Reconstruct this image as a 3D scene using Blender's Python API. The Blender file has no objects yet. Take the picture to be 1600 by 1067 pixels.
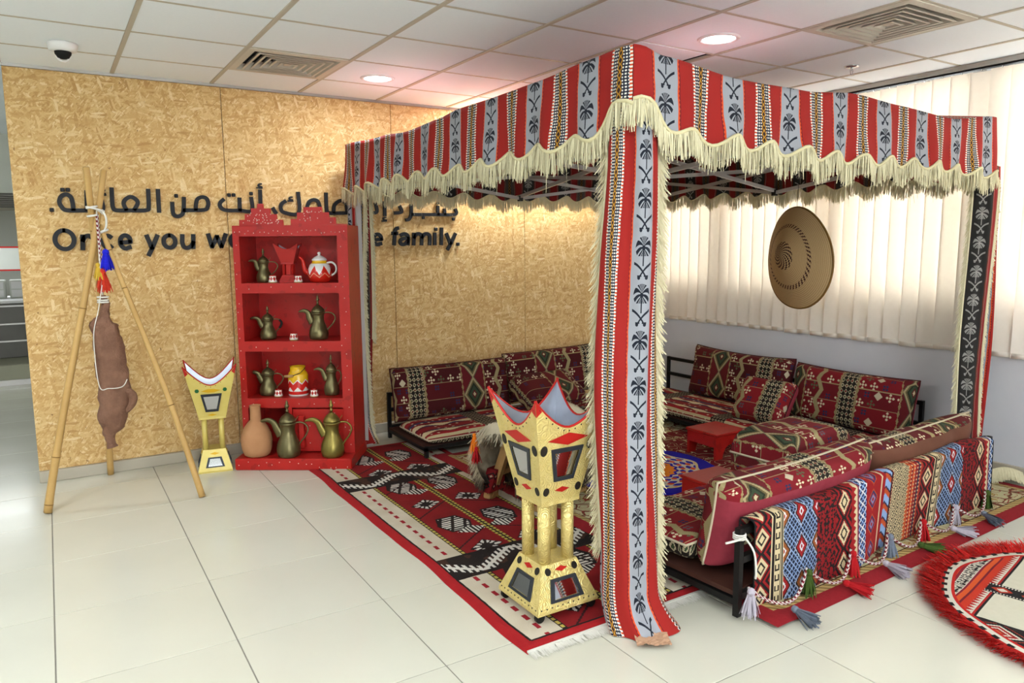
import bpy, math, random
from mathutils import Vector, Matrix, noise as mnoise
PI = math.pi
random.seed(7)
SC = bpy.context.scene
COL = SC.collection

# ------------------------------------------------------------------ camera, world, light, exposure
def set_camera():
    cd = bpy.data.cameras.new('camera'); co = bpy.data.objects.new('camera', cd); COL.objects.link(co)
    r = Vector((0.84769, -0.53044, -0.0072)); u = Vector((0.07593, 0.10788, 0.99126)); w = Vector((0.52502, 0.84083, -0.13173))
    m = Matrix((r, u, -w)).transposed().to_4x4(); m.translation = Vector((0, 0, 1.5144))
    co.matrix_world = m
    cd.sensor_fit = 'HORIZONTAL'; cd.sensor_width = 36.0; cd.lens = 1155.79/1600*36.0
    cd.clip_start = 0.05; cd.clip_end = 100
    SC.camera = co
set_camera()

world = bpy.data.worlds.new('sky'); SC.world = world; world.use_nodes = True
wb = world.node_tree.nodes['Background']
wb.inputs[0].default_value = (0.96, 1.0, 1.02, 1); wb.inputs[1].default_value = 9.5

CEIL = 2.613
def area_lamp(name, loc, size, power, color, spread=None, shape='DISK', sy=None, rot=(0, 0, 0)):
    ld = bpy.data.lights.new(name, 'AREA'); ld.shape = shape; ld.size = size
    if sy: ld.size_y = sy
    ld.energy = power; ld.color = color
    if spread: ld.spread = math.radians(spread)
    o = bpy.data.objects.new(name, ld); COL.objects.link(o); o.location = loc; o.rotation_euler = rot
    return o
COOL = (0.93, 1.0, 1.04)
# ceiling downlights that the photograph shows, and unseen ones added to light the room, plus two behind the tent
DOWNLIGHTS = [(1.965, 4.817), (3.199, 2.972)]
MORE_LIGHTS = [(-0.45, 3.6), (0.75, 1.2), (3.2, 0.6), (-1.65, 1.2), (-2.85, 3.6), (0.75, -1.2), (3.15, -1.2), (-1.65, -1.2), (3.20, 5.325), (4.00, 5.325)]
for (x, y), pw in zip(DOWNLIGHTS, (10, 4)): area_lamp('downlight_lamp', (x, y, CEIL-0.012), 0.17, pw, COOL)
for (x, y) in MORE_LIGHTS: area_lamp('downlight_lamp', (x, y, CEIL-0.012), 0.17, 26 if y > 5 else (2.5 if x > 2 else 7), COOL)
# unseen ceiling panels added around the hall as fill light
FILL_PANELS = [(-1.656, 2.636), (-0.456, -0.364), (1.944, -0.964), (-3.456, 6.236)]
for (x, y) in FILL_PANELS: area_lamp('fill_panel_lamp', (x, y, CEIL-0.012), 1.14, 18, COOL, shape='RECTANGLE', sy=0.54)
area_lamp('hall_fill_lamp', (-1.2, 11.6, 2.03), 1.6, 24, COOL, shape='RECTANGLE', sy=0.5)  # lamp added to brighten the closed far hall

SC.view_settings.view_transform = 'Standard'; SC.view_settings.look = 'None'
SC.view_settings.exposure = 0.62; SC.view_settings.gamma = 1.0; SC.view_settings.use_curve_mapping = False

# ------------------------------------------------------------------ node expressions
CT = None
class X:
    __slots__ = ('s',)
    def __init__(self, s): self.s = s
    def __add__(a, b): return M('ADD', a, b)
    __radd__ = lambda a, b: M('ADD', b, a)
    def __sub__(a, b): return M('SUBTRACT', a, b)
    def __rsub__(a, b): return M('SUBTRACT', b, a)
    def __mul__(a, b): return M('MULTIPLY', a, b)
    __rmul__ = lambda a, b: M('MULTIPLY', b, a)
    def __truediv__(a, b): return M('DIVIDE', a, b)
def M(op, *a):
    n = CT.nodes.new('ShaderNodeMath'); n.operation = op
    for i, v in enumerate(a):
        if isinstance(v, X): CT.links.new(v.s, n.inputs[i])
        else: n.inputs[i].default_value = float(v)
    return X(n.outputs[0])
fr = lambda a: M('FRACT', a)
flr = lambda a: M('FLOOR', a)
ab = lambda a: M('ABSOLUTE', a)
gt = lambda a, b: M('GREATER_THAN', a, b)
lt = lambda a, b: M('LESS_THAN', a, b)
mx = lambda a, b: M('MAXIMUM', a, b)
mn = lambda a, b: M('MINIMUM', a, b)
sn = lambda a: M('SINE', a)
sq = lambda a: M('SQRT', a)
def hyp(a, b): return sq(a*a+b*b)
def at2(a, b): return M('ARCTAN2', a, b)
def band(x, a, b): return gt(x, a)*lt(x, b)
def tri(x): return ab(fr(x)-0.5)*2.0            # 1 .. 0 .. 1
def anyof(*a):
    r = a[0]
    for b in a[1:]: r = mx(r, b)
    return r
def pix(x, s): return (flr(x/s)+0.5)*s
def lin(c): return c/12.92 if c <= 0.04045 else ((c+0.055)/1.055)**2.4
def hx(h):
    h = h.lstrip('#'); return tuple(lin(int(h[i:i+2], 16)/255) for i in (0, 2, 4))+(1.0,)
def setin(sock, v):
    if isinstance(v, X): CT.links.new(v.s, sock)
    elif isinstance(v, str): sock.default_value = hx(v)
    else: sock.default_value = v
def mix(f, a, b):
    n = CT.nodes.new('ShaderNodeMix'); n.data_type = 'RGBA'; n.clamp_factor = True
    setin(n.inputs[0], f); setin(n.inputs[6], a); setin(n.inputs[7], b)
    return X(n.outputs[2])
def paint(base, *layers):                        # layers: (mask, colour) one over the other
    c = base
    for m, k in layers: c = mix(m, c, k)
    return c
def xyz(v):
    n = CT.nodes.new('ShaderNodeSeparateXYZ'); CT.links.new(v, n.inputs[0]); return X(n.outputs[0]), X(n.outputs[1]), X(n.outputs[2])
def comb(a, b, c=0.0):
    n = CT.nodes.new('ShaderNodeCombineXYZ')
    for i, v in enumerate((a, b, c)):
        if isinstance(v, X): CT.links.new(v.s, n.inputs[i])
        else: n.inputs[i].default_value = float(v)
    return X(n.outputs[0])
def uvs():
    n = CT.nodes.new('ShaderNodeUVMap'); n.uv_map = 'UVMap'
    a, b, _ = xyz(n.outputs[0]); return a, b
def objv(): return X(CT.nodes.new('ShaderNodeTexCoord').outputs['Object'])
def objc(): return xyz(objv().s)
def noise(scale, detail=2.0, vec=None, rough=0.5, dist=0.0):
    n = CT.nodes.new('ShaderNodeTexNoise'); n.inputs['Scale'].default_value = scale; n.inputs['Detail'].default_value = detail
    n.inputs['Roughness'].default_value = rough; n.inputs['Distortion'].default_value = dist
    CT.links.new((vec or objv()).s, n.inputs['Vector']); return X(n.outputs[0])
def voro(scale, vec=None, feature='F1', rnd=1.0, out=0):
    n = CT.nodes.new('ShaderNodeTexVoronoi'); n.feature = feature; n.inputs['Scale'].default_value = scale
    n.inputs['Randomness'].default_value = rnd
    CT.links.new((vec or objv()).s, n.inputs['Vector']); return X(n.outputs[out])
def wn(a, b, c=0.0):
    n = CT.nodes.new('ShaderNodeTexWhiteNoise'); n.noise_dimensions = '3D'
    CT.links.new(comb(a, b, c).s, n.inputs[0]); return X(n.outputs[0])
def ramp(f, *stops):
    n = CT.nodes.new('ShaderNodeValToRGB'); setin(n.inputs[0], f)
    while len(n.color_ramp.elements) < len(stops): n.color_ramp.elements.new(0.5)
    for e, (p, c) in zip(n.color_ramp.elements, stops): e.position = p; e.color = hx(c)
    return X(n.outputs[0])
def material(name, color, rough=0.7, metal=0.0, spec=0.3, bump=None, bstr=0.3, bdist=0.01, emit=None, estr=1.0, trans=None, coat=0.0, sheen=0.0):
    """color: a hex, or a function that builds the colour nodes and returns an X"""
    global CT
    m = bpy.data.materials.new(name); m.use_nodes = True; CT = m.node_tree
    p = CT.nodes['Principled BSDF']
    setin(p.inputs['Base Color'], color() if callable(color) else color)
    r = rough() if callable(rough) else rough
    setin(p.inputs['Roughness'], r); p.inputs['Metallic'].default_value = metal; p.inputs['Specular IOR Level'].default_value = spec
    p.inputs['Coat Weight'].default_value = coat; p.inputs['Sheen Weight'].default_value = sheen
    if bump:
        b = CT.nodes.new('ShaderNodeBump'); b.inputs['Strength'].default_value = bstr; b.inputs['Distance'].default_value = bdist
        CT.links.new(bump().s, b.inputs['Height']); CT.links.new(b.outputs[0], p.inputs['Normal'])
    if emit: setin(p.inputs['Emission Color'], emit); p.inputs['Emission Strength'].default_value = estr
    if trans:
        t = CT.nodes.new('ShaderNodeBsdfTranslucent'); setin(t.inputs[0], trans[1])
        x = CT.nodes.new('ShaderNodeMixShader'); x.inputs[0].default_value = trans[0]
        CT.links.new(p.outputs[0], x.inputs[1]); CT.links.new(t.outputs[0], x.inputs[2])
        CT.links.new(x.outputs[0], CT.nodes['Material Output'].inputs[0])
    return m

# ------------------------------------------------------------------ mesh helpers
class MB:
    def __init__(self): self.v = []; self.f = []; self.uv = []; self.mi = []
    def add(self, vs, fs, uv=None, mi=0):
        o = len(self.v); self.v += [tuple(p) for p in vs]
        for k, f in enumerate(fs):
            self.f.append([o+i for i in f]); self.mi.append(mi)
            self.uv.append([uv[i] for i in f] if uv else [(0.0, 0.0)]*len(f))
        return o
    def box(self, c, s, rot=None, mi=0, bevel=0.0):
        x, y, z = s[0]/2, s[1]/2, s[2]/2
        if bevel <= 0:
            vs = [Vector((a*x, b*y, d*z)) for a in (-1, 1) for b in (-1, 1) for d in (-1, 1)]
            fs = [(0, 1, 3, 2), (4, 6, 7, 5), (0, 4, 5, 1), (2, 3, 7, 6), (0, 2, 6, 4), (1, 5, 7, 3)]
        else:
            vs = []; b = bevel
            ring = [(-x, -y), (x, -y), (x, y), (-x, y)]
            def rr(ix, iy): return [(-ix+b, -iy), (ix-b, -iy), (ix, -iy+b), (ix, iy-b), (ix-b, iy), (-ix+b, iy), (-ix, iy-b), (-ix, -iy+b)]
            for zz, ins in ((-z, b), (-z+b, 0), (z-b, 0), (z, b)):
                vs += [Vector((px*(1-ins/x), py*(1-ins/y), zz)) for px, py in rr(x, y)]
            fs = [tuple(range(7, -1, -1)), tuple(range(24, 32))]
            for r in range(3):
                for i in range(8): fs.append((r*8+i, r*8+(i+1) % 8, r*8+8+(i+1) % 8, r*8+8+i))
        if rot is not None: vs = [rot @ p for p in vs]
        c = Vector(c); self.add([p+c for p in vs], fs, mi=mi); return self
    def bar(self, a, b, w, h=None, mi=0):
        a = Vector(a); b = Vector(b); d = b-a; L = d.length; d.normalize()
        up = Vector((0, 0, 1)) if abs(d.z) < 0.95 else Vector((0, 1, 0))
        s = d.cross(up).normalized(); t = s.cross(d)
        rot = Matrix((s, d, t)).transposed()
        return self.box((a+b)/2, (w, L, h or w), rot, mi)
    def tube(self, pts, r, n=8, cap=True, mi=0, flat=1.0, closed=False, uvscale=None):
        pts = [Vector(p) for p in pts]; m = len(pts)
        rad = r if isinstance(r, (list, tuple)) else [r]*m
        vs = []; prev = None; uv = []; L = 0
        for i, p in enumerate(pts):
            if closed: d = (pts[(i+1) % m]-pts[i-1])
            else: d = (pts[min(i+1, m-1)]-pts[max(i-1, 0)])
            if d.length < 1e-9: d = Vector((0, 0, 1))
            d.normalize()
            if prev is None:
                up = Vector((0, 0, 1)) if abs(d.z) < 0.9 else Vector((1, 0, 0)); s = d.cross(up).normalized()
            else:
                s = prev-d*prev.dot(d)
                if s.length < 1e-6: s = d.orthogonal()
                s.normalize()
            prev = s; t = d.cross(s)
            if i: L += (p-pts[i-1]).length
            for k in range(n):
                a = 2*PI*k/n; vs.append(p+(s*math.cos(a)*flat+t*math.sin(a))*rad[i]); uv.append((k/n, L))
        fs = []
        for i in range(m if closed else m-1):
            j = (i+1) % m
            for k in range(n): fs.append((i*n+k, i*n+(k+1) % n, j*n+(k+1) % n, j*n+k))
        if cap and not closed: fs.append(tuple(range(n-1, -1, -1))); fs.append(tuple((m-1)*n+k for k in range(n)))
        self.add(vs, fs, uv, mi); return self
    def lathe(self, prof, n=24, c=(0, 0, 0), mi=0, axis=None, cap=True):
        c = Vector(c); vs = []; uv = []
        for (r, z) in prof:
            for k in range(n):
                a = 2*PI*k/n; p = Vector((r*math.cos(a), r*math.sin(a), z))
                if axis is not None: p = axis @ p
                vs.append(p+c); uv.append((k/n, z))
        m = len(prof); fs = []
        for i in range(m-1):
            for k in range(n): fs.append((i*n+k, i*n+(k+1) % n, (i+1)*n+(k+1) % n, (i+1)*n+k))
        if cap:
            if prof[0][0] > 1e-5: fs.append(tuple(range(n-1, -1, -1)))
            if prof[-1][0] > 1e-5: fs.append(tuple((m-1)*n+k for k in range(n)))
        self.add(vs, fs, uv, mi); return self
    def grid(self, fn, nu, nv, mi=0, flip=False):
        """fn(i/nu, j/nv) -> (point, (u, v))"""
        vs = []; uv = []
        for j in range(nv+1):
            for i in range(nu+1):
                p, t = fn(i/nu, j/nv); vs.append(p); uv.append(t)
        w = nu+1; fs = []
        for j in range(nv):
            for i in range(nu):
                q = (j*w+i, j*w+i+1, (j+1)*w+i+1, (j+1)*w+i); fs.append(q[::-1] if flip else q)
        self.add(vs, fs, uv, mi); return self
    def prism(self, outline, d0, d1, tf=lambda x, y, z: (x, y, z), mi=0):
        """extrude a 2D outline (counter-clockwise, x/y) from d0 to d1"""
        n = len(outline)
        vs = [tf(x, y, d0) for x, y in outline]+[tf(x, y, d1) for x, y in outline]
        fs = [tuple(range(n-1, -1, -1)), tuple(range(n, 2*n))]+[(i, (i+1) % n, n+(i+1) % n, n+i) for i in range(n)]
        self.add(vs, fs, mi=mi); return self
    def build(self, name, mat, parent=None, smooth=False, loc=None):
        me = bpy.data.meshes.new(name); me.from_pydata(self.v, [], self.f)
        ul = me.uv_layers.new(name='UVMap'); flat = [c for f in self.uv for t in f for c in t]
        ul.data.foreach_set('uv', flat)
        for m in (mat if isinstance(mat, (list, tuple)) else [mat]): me.materials.append(m)
        me.polygons.foreach_set('material_index', self.mi)
        if smooth: me.polygons.foreach_set('use_smooth', [True]*len(me.polygons))
        me.update()
        o = bpy.data.objects.new(name, me); COL.objects.link(o)
        if parent: o.parent = parent
        if loc: o.location = loc
        return o
def link_mesh(name, me, parent=None, loc=(0, 0, 0)):
    o = bpy.data.objects.new(name, me); COL.objects.link(o); o.parent = parent; o.location = loc; return o
def tag(o, label=None, cat=None, group=None, kind=None):
    if label: o['label'] = label
    if cat: o['category'] = cat
    if group: o['group'] = group
    if kind: o['kind'] = kind
    return o
def thing(name, label, cat, loc=(0, 0, 0), rz=0.0, group=None):
    o = bpy.data.objects.new(name, None); o.empty_display_size = 0.1; COL.objects.link(o)
    o.location = loc; o.rotation_euler = (0, 0, rz); return tag(o, label, cat, group)
def struct(o): o['kind'] = 'structure'; return o
def copy_tree(o, parent=None, loc=None, rz=None):
    c = o.copy(); COL.objects.link(c); c.parent = parent
    if loc is not None: c.location = loc
    if rz is not None: c.rotation_euler = (0, 0, rz)
    for ch in list(o.children): copy_tree(ch, c)
    return c
def smoothpath(pts, n=6):
    """Catmull-Rom through pts"""
    P = [Vector(p) for p in pts]; out = []
    for i in range(len(P)-1):
        a = P[max(i-1, 0)]; b = P[i]; c = P[i+1]; d = P[min(i+2, len(P)-1)]
        for k in range(n):
            t = k/n; out.append(0.5*((2*b)+(c-a)*t+(2*a-5*b+4*c-d)*t*t+(3*b-a-3*c+d)*t**3))
    out.append(P[-1]); return out
def strands(mb, roots, length, width, rnd, seg=2, mi=0):
    """roots: (point, direction, side); thin ribbons that hang from the roots"""
    for (p, d, s) in roots:
        L = length*(0.82+0.36*rnd.random()); w = width*(0.6+0.6*rnd.random())
        s = (s+Vector((rnd.uniform(-.7, .7), rnd.uniform(-.7, .7), 0))*0.8); s = s.normalized()*w/2
        j = Vector((rnd.uniform(-1, 1), rnd.uniform(-1, 1), rnd.uniform(-.3, .3)))*L*0.07
        a = p; b = p+d*L*0.5+j; c = p+d*L+j*1.6
        mb.add([a-s, a+s, b-s, b+s, c-s*0.6, c+s*0.6], [(0, 1, 3, 2), (2, 3, 5, 4)], [(0, 0), (0, 0), (0, .5), (0, .5), (0, 1), (0, 1)], mi)

# ------------------------------------------------------------------ materials
def plain_noise(a, b, scale=30, detail=3):
    return lambda: mix(noise(scale, detail), a, b)
m_white = material('white_paint', plain_noise('#dcdad8', '#e4e2e0', 8), 0.85)
m_wall = material('grey_white_wall_paint', plain_noise('#c2c4cc', '#cbccd2', 6), 0.8)
m_hallwall = material('hall_wall_paint', plain_noise('#c6c8bf', '#d0d1c8', 4), 0.8)
m_ceiltile = material('ceiling_tile', plain_noise('#e9f0f6', '#eff5fa', 60, 4), 0.9)
m_teebar = material('ceiling_tee_bar', '#bdb5a6', 0.6)
m_tile = material('cream_porcelain_tile', lambda: mix(noise(1.7, 4, rough=0.6), '#c2c0b0', '#cdcbbc'), lambda: noise(3, 3)*0.12+0.12, spec=0.5)
m_grout = material('grout', plain_noise('#77726a', '#8a857b', 40), 0.9)
m_skirt = material('beige_skirting_tile', plain_noise('#a59d8d', '#b4ac9b', 5), 0.35)
m_alu = material('brushed_aluminium', '#a9a6a2', 0.4, 0.7)
m_frame = material('tent_frame_metal', '#b5b0ae', 0.45, 0.3)
m_dark = material('dark_gap', '#141414', 0.8)
m_vent = material('vent_enamel', '#c9c2b4', 0.5)
m_lens = material('lit_lens', '#ffffff', 0.5, emit='#f6f8ff', estr=9.0)
m_chrome = material('chrome', '#c8c8ca', 0.2, 1.0)
m_black = material('black_metal', plain_noise('#151515', '#1f1e1d', 20), 0.45, 0.3)
m_letter = material('black_foam_letter', '#17181c', 0.55)
m_glass = material('window_glass', '#dfe8e8', 0.05, trans=None)
def glassmat():
    global CT
    m = bpy.data.materials.new('clear_glass'); m.use_nodes = True; CT = m.node_tree
    t = CT.nodes.new('ShaderNodeBsdfTransparent'); g = CT.nodes.new('ShaderNodeBsdfGlossy'); g.inputs['Roughness'].default_value = 0.03
    x = CT.nodes.new('ShaderNodeMixShader'); x.inputs[0].default_value = 0.06
    CT.links.new(t.outputs[0], x.inputs[1]); CT.links.new(g.outputs[0], x.inputs[2]); CT.links.new(x.outputs[0], CT.nodes['Material Output'].inputs[0])
    return m
m_glass = glassmat()
m_vane = material('blind_fabric', plain_noise('#ece4d8', '#f2ebe0', 30), 0.9, trans=(0.095, '#f7e4c8'), bump=lambda: noise(400, 1), bstr=0.05)
m_thread = material('white_string', '#d8d5cc', 0.9)
m_red = material('red_painted_wood', lambda: mix(gt(noise(14, 3), 0.62), mix(noise(5, 3), '#a01713', '#b01d17'), '#951510'), 0.38, spec=0.4, bump=lambda: noise(60, 3), bstr=0.08)
m_redin = m_red
m_stud = material('pale_nail_head', '#d8c0b6', 0.4, 0.4)
m_brass = material('aged_brass', lambda: mix(noise(22, 3), '#5b5238', '#77704c'), 0.36, 0.75, bump=lambda: noise(120, 2), bstr=0.08)
m_brass2 = material('golden_aged_brass', lambda: mix(noise(16, 3), '#786a35', '#8d8043'), 0.36, 0.75, bump=lambda: noise(120, 2), bstr=0.08)
m_tin = material('tin_lining', lambda: mix(noise(9, 4), '#8d919c', '#b9bdc6'), 0.33, 0.75)
m_clay = material('terracotta_clay', lambda: mix(noise(11, 4), '#a3704a', '#bb8c64'), 0.85, bump=lambda: noise(50, 4), bstr=0.2)
m_maroon = material('maroon_cushion_backing', plain_noise('#7d2431', '#8c2f3c', 40), 0.85)
m_brown = material('brown_cushion_backing', lambda: mix(noise(7, 3), '#54301f', '#6d4433'), 0.8)
m_cream = material('cream_fringe', plain_noise('#c6bd98', '#d8d0b0', 90), 0.95)
m_creamtop = material('cream_braid', plain_noise('#c4ba90', '#d2c8a2', 200), 0.95)
m_whitefringe = material('white_rug_fringe', '#cfccc2', 0.95)
m_redfringe = material('red_rug_fringe', plain_noise('#c01612', '#dc2620', 60), 0.9)
m_pipe = material('cushion_piping', '#b9ac92', 0.9)
m_piped = material('dark_piping', '#3a0d12', 0.9)
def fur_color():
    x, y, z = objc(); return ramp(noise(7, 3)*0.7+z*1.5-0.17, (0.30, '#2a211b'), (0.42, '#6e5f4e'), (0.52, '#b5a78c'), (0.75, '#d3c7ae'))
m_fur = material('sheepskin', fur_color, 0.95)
m_wood = material('raw_wood', lambda: mix(noise(30, 4), '#a07a4a', '#b9915e'), 0.7)
m_orange = material('orange_wool', plain_noise('#d96a10', '#ee8420', 80), 0.95)
m_wool = {k: material(k+'_wool', plain_noise(a, b, 80), 0.95) for k, a, b in (
    ('pale_grey', '#9c95a0', '#b5aeb8'), ('blue_grey', '#5d6675', '#77808e'), ('green', '#2e4216', '#43581f'), ('red', '#990f15', '#b2161d'),
    ('blue', '#1518a8', '#2426d0'), ('yellow', '#c9a02c', '#d8b444'), ('orange_red', '#b82a1a', '#cf3d25'))}
m_leather = material('brown_goat_skin', lambda: mix(noise(14, 5, rough=0.65), '#5c3c2c', '#98705a'), 0.65, bump=lambda: noise(35, 5, rough=0.7), bstr=0.8, bdist=0.02)
m_bamboo = material('bamboo', lambda: mix(noise(5, 4), mix(noise(60, 3), '#bd9858', '#cfad72'), '#a8824a'), 0.5)
m_bambend = material('bamboo_joint', '#7d5c2c', 0.6)
def bump_emboss():
    v = objv(); return sn(voro(26, v)*34.0)*0.5+noise(90, 2)*0.4
m_gold = material('embossed_gold_sheet', lambda: mix(noise(18, 3), '#d0b868', '#e0cd8a'), 0.35, 0.35, spec=0.5, bump=bump_emboss, bstr=0.4, bdist=0.006)
m_gold2 = material('pale_yellow_enamel', lambda: mix(noise(18, 3), '#c9b352', '#d6c474'), 0.4, 0.15, spec=0.5, bump=lambda: noise(60, 2), bstr=0.08)
m_mirror = material('mirror', '#c8c8ce', 0.04, 1.0)
m_mframe = material('dark_mirror_frame', '#30343a', 0.4, 0.3)
m_redtin = material('red_tin', '#b3201a', 0.4, 0.2)
m_blacktin = material('black_tin', '#26221c', 0.5, 0.2)
m_greentin = material('green_tin', '#1d5a30', 0.5, 0.2)
m_yellowtin = material('yellow_tin', '#d0a41c', 0.45, 0.2)
m_paper = material('brown_paper', '#b08a6e', 0.9)
m_conveyor = material('dark_conveyor', plain_noise('#5d5a55', '#6c6963', 6), 0.4)
m_olive = material('grey_green_plinth', '#9a9884', 0.5)
m_seat_leather = material('brown_seat_base', plain_noise('#3a2019', '#4a2a20', 20), 0.6)

# --- flake board
def osb_color():
    x, y, z = objc()
    base = mix(noise(3.0, 4), '#c09a60', '#cfab72')
    col = base
    for k, (ang, sa, sb, th) in enumerate(((0.35, 24, 110, 0.45), (1.25, 17, 85, 0.55), (2.2, 21, 95, 0.5), (2.85, 14, 70, 0.62), (0.9, 28, 130, 0.5), (1.75, 10, 52, 0.76), (0.1, 12, 60, 0.74))):
        c, s = math.cos(ang), math.sin(ang)
        wob = noise(3.0, 1, comb(x, z, k*3.1))*0.07
        a = (x*c+z*s+wob)*sa; b = (z*c-x*s+wob)*sb
        n = CT.nodes.new('ShaderNodeTexVoronoi'); n.voronoi_dimensions = '2D'; n.inputs['Scale'].default_value = 1.0
        CT.links.new(comb(a+k*7.3, b).s, n.inputs['Vector'])
        r, g, bl = xyz(n.outputs['Color'])
        keep = gt(r, th)*lt(X(n.outputs['Distance']), 0.55)
        tone = ramp(g, (0.0, '#b0864e'), (0.25, '#c19a60'), (0.5, '#cca870'), (0.8, '#d8b982'), (1.0, '#e4cd9e'))
        col = mix(keep*0.8, col, tone)
    dark = gt(noise(30, 3, comb(x*1.3, z*0.8, 4.0)), 0.715)
    fine = noise(150, 3, comb(x, z, 2.0))
    col = mix(dark*0.7, col, '#6b4420')
    return mix(lt(fine, 0.40)*0.3, col, '#a8804c')
m_osb = material('flake_board', osb_color, 0.7, bump=lambda: noise(45, 3), bstr=0.12)

# --- striped tent cloth with palms and crossed swords
PER = 0.385
def tent_cloth(reverse):
    def f():
        u, v = uvs()
        s = (fr((u-0.14)/PER+0.5)-0.5)*PER           # signed distance to the middle of the pale stripe
        wob = sn(v*62.0)*0.0012
        d = ab(s)+wob
        # palm
        y = fr(v/0.172)*0.172
        dy = y-0.118; r = hyp(s, dy)
        phi = (dy+s*s*20.0)/(ab(s)+0.0045)
        leaf = lt(r, 0.042)*gt(dy, -0.030)*gt(sn(phi*7.0+0.6), -0.35)
        core = lt(r, 0.009)
        trunk = lt(ab(s), 0.0030)*band(y, 0.052, 0.118)
        a_ = ab(s)
        def sword(sg): return lt(ab(y-(0.032+s*(sg*1.05)-s*s*8.5)), 0.0050)
        sw1 = sword(1)*band(s, -0.020, 0.046)
        sw2 = sword(-1)*band(s, -0.046, 0.020)
        h1 = lt(hyp(a_-0.019, y-0.010), 0.0075)
        h2 = lt(ab(y-0.016+a_*0.0), 0.0028)*band(a_, 0.006, 0.027)
        leaf2 = core; tip = h2
        motif = anyof(leaf, leaf2, trunk, sw1, sw2, h1, tip)
        weave = noise(420, 1, comb(u, v))
        n = noise(700, 2, comb(u*0.5, v*1.5))
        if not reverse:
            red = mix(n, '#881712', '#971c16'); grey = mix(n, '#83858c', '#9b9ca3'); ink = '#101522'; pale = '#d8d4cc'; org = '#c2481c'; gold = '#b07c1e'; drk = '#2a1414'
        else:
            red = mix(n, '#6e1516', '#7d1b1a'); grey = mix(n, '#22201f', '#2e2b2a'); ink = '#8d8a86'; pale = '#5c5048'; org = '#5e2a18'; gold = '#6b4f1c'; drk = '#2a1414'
        e = PER/2-d                                     # distance to the middle of the worked stripe
        teeth = lt(fr(v/0.013), 0.5)
        scal = band(d, 0.062, M('ADD', tri(v/0.016)*0.006, 0.066))
        chk = mx(gt(fr(v/0.0115), 0.52), gt(fr(e/0.0115+0.2), 0.58))
        zig = lt(ab(e-ab(fr(v/0.026)-0.5)*0.017-0.001), 0.0026)
        c = paint(red,
                  (lt(d, 0.066), grey), (motif*lt(d, 0.060), ink), (scal, org), (band(d, 0.0715, 0.0735), ink),
                  (lt(e, 0.050), red), (band(e, 0.0475, 0.0495), drk), (band(e, 0.036, 0.047)*teeth, org), (band(e, 0.036, 0.047)*(1.0-teeth), pale),
                  (lt(e, 0.036), pale), (lt(e, 0.036)*chk, '#14162a' if not reverse else '#2c2826'), (lt(e, 0.0115), drk), (zig*lt(e, 0.0105), gold))
        return c
    return f
m_cloth = material('striped_palm_cloth', tent_cloth(False), 0.85, bump=lambda: noise(500, 1, comb(*uvs())), bstr=0.06)
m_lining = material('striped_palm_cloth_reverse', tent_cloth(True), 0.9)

# --- majlis upholstery
def majlis(ou, ov, per=0.95, base='#6e0f16', base2='#3d0a10', bright=1.0):
    def f():
        u0, v0 = uvs()
        u = pix(u0+ou, 0.0042); v = pix(v0+ov, 0.0042)
        P = fr(u/per)*per
        n = noise(300, 1, comb(u0, v0))
        blk = flr(v/0.125)
        field = mix(n, base, mix(lt(fr(blk*0.5), 0.3), base, base2))
        # scattered little squares
        cw, ch = 0.084, 0.0625
        row = flr(v/ch); sx = u/cw+fr(row*0.5)
        cell = flr(sx); rx = (fr(sx)-0.5)*cw; ry = (fr(v/ch)-0.5)*ch
        rnd = wn(cell, row, 3.0)
        dia = lt(ab(rx)+ab(ry), 0.031)
        ck = gt(fr((flr((rx+ry+0.031)/0.0207)+flr((rx-ry+0.031)/0.0207))*0.5), 0.25)
        solid = mx(ck, lt(ab(rx)+ab(ry), 0.0))
        mcol = ramp(rnd, (0.0, '#c9bd9c'), (0.30, '#c9bd9c'), (0.31, '#4d5a3c'), (0.45, '#4d5a3c'), (0.46, '#26264a'), (0.60, '#262644'), (0.61, '#b8ab90'), (0.70, '#b8ab90'))
        mot = dia*lt(rnd, 0.66)
        c = paint(field, (mot, mcol), (mot*ck*lt(rnd, 0.45), base), (mot*(1.0-ck)*gt(rnd, 0.45)*lt(rnd, 0.61), base))
        c = mix(lt(ab(fr(v/0.125)-0.02), 0.022), c, '#96825c')
        # lattice band
        L0, L1 = 0.10, 0.235
        x = P-(L0+L1)/2
        lx = fr(x/0.034)-0.5; ly = fr(v/0.040)-0.5; dd = ab(lx)+ab(ly)
        inb = lt(ab(x), (L1-L0)/2)
        lat = paint('#1a120e', (band(dd, 0.26, 0.44), '#b5a888'), (lt(dd, 0.13), mix(gt(wn(flr(x/0.034), flr(v/0.04)), 0.5), '#40562e', '#8a1a1c')))
        c = mix(inb, c, lat)
        ser = lt(ab(ab(x)-(L1-L0)/2), tri(v/0.045)*0.009+0.004)
        c = mix(ser, c, '#8a7a55')
        # medallion band
        B0, B1 = 0.56, 0.76
        x = P-(B0+B1)/2; hw = (B1-B0)/2
        yy = (fr(v/0.27)-0.5)*0.27
        e = ab(x)/hw+ab(yy)/0.15
        med = ramp(e, (0.0, '#b7a884'), (0.12, '#5a1418'), (0.24, '#33402c'), (0.46, '#22281c'), (0.62, '#5b5132'), (0.76, '#9c8b66'), (0.92, '#4a4634'), (1.15, '#3a1a16'), (1.4, '#5d1218'))
        st = med.s.node; st.color_ramp.interpolation = 'CONSTANT'
        c = mix(lt(ab(x), hw), c, med)
        c = mix(lt(ab(ab(x)-hw), tri(v/0.05)*0.008+0.002), c, '#8a7850')
        # flame band
        x = P-0.885
        fl = lt(ab(x), 0.045)*lt(ab(x+0.02-tri(v/0.16)*0.04), 0.018)
        c = mix(fl, c, '#94865f')
        return c
    return f
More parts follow.
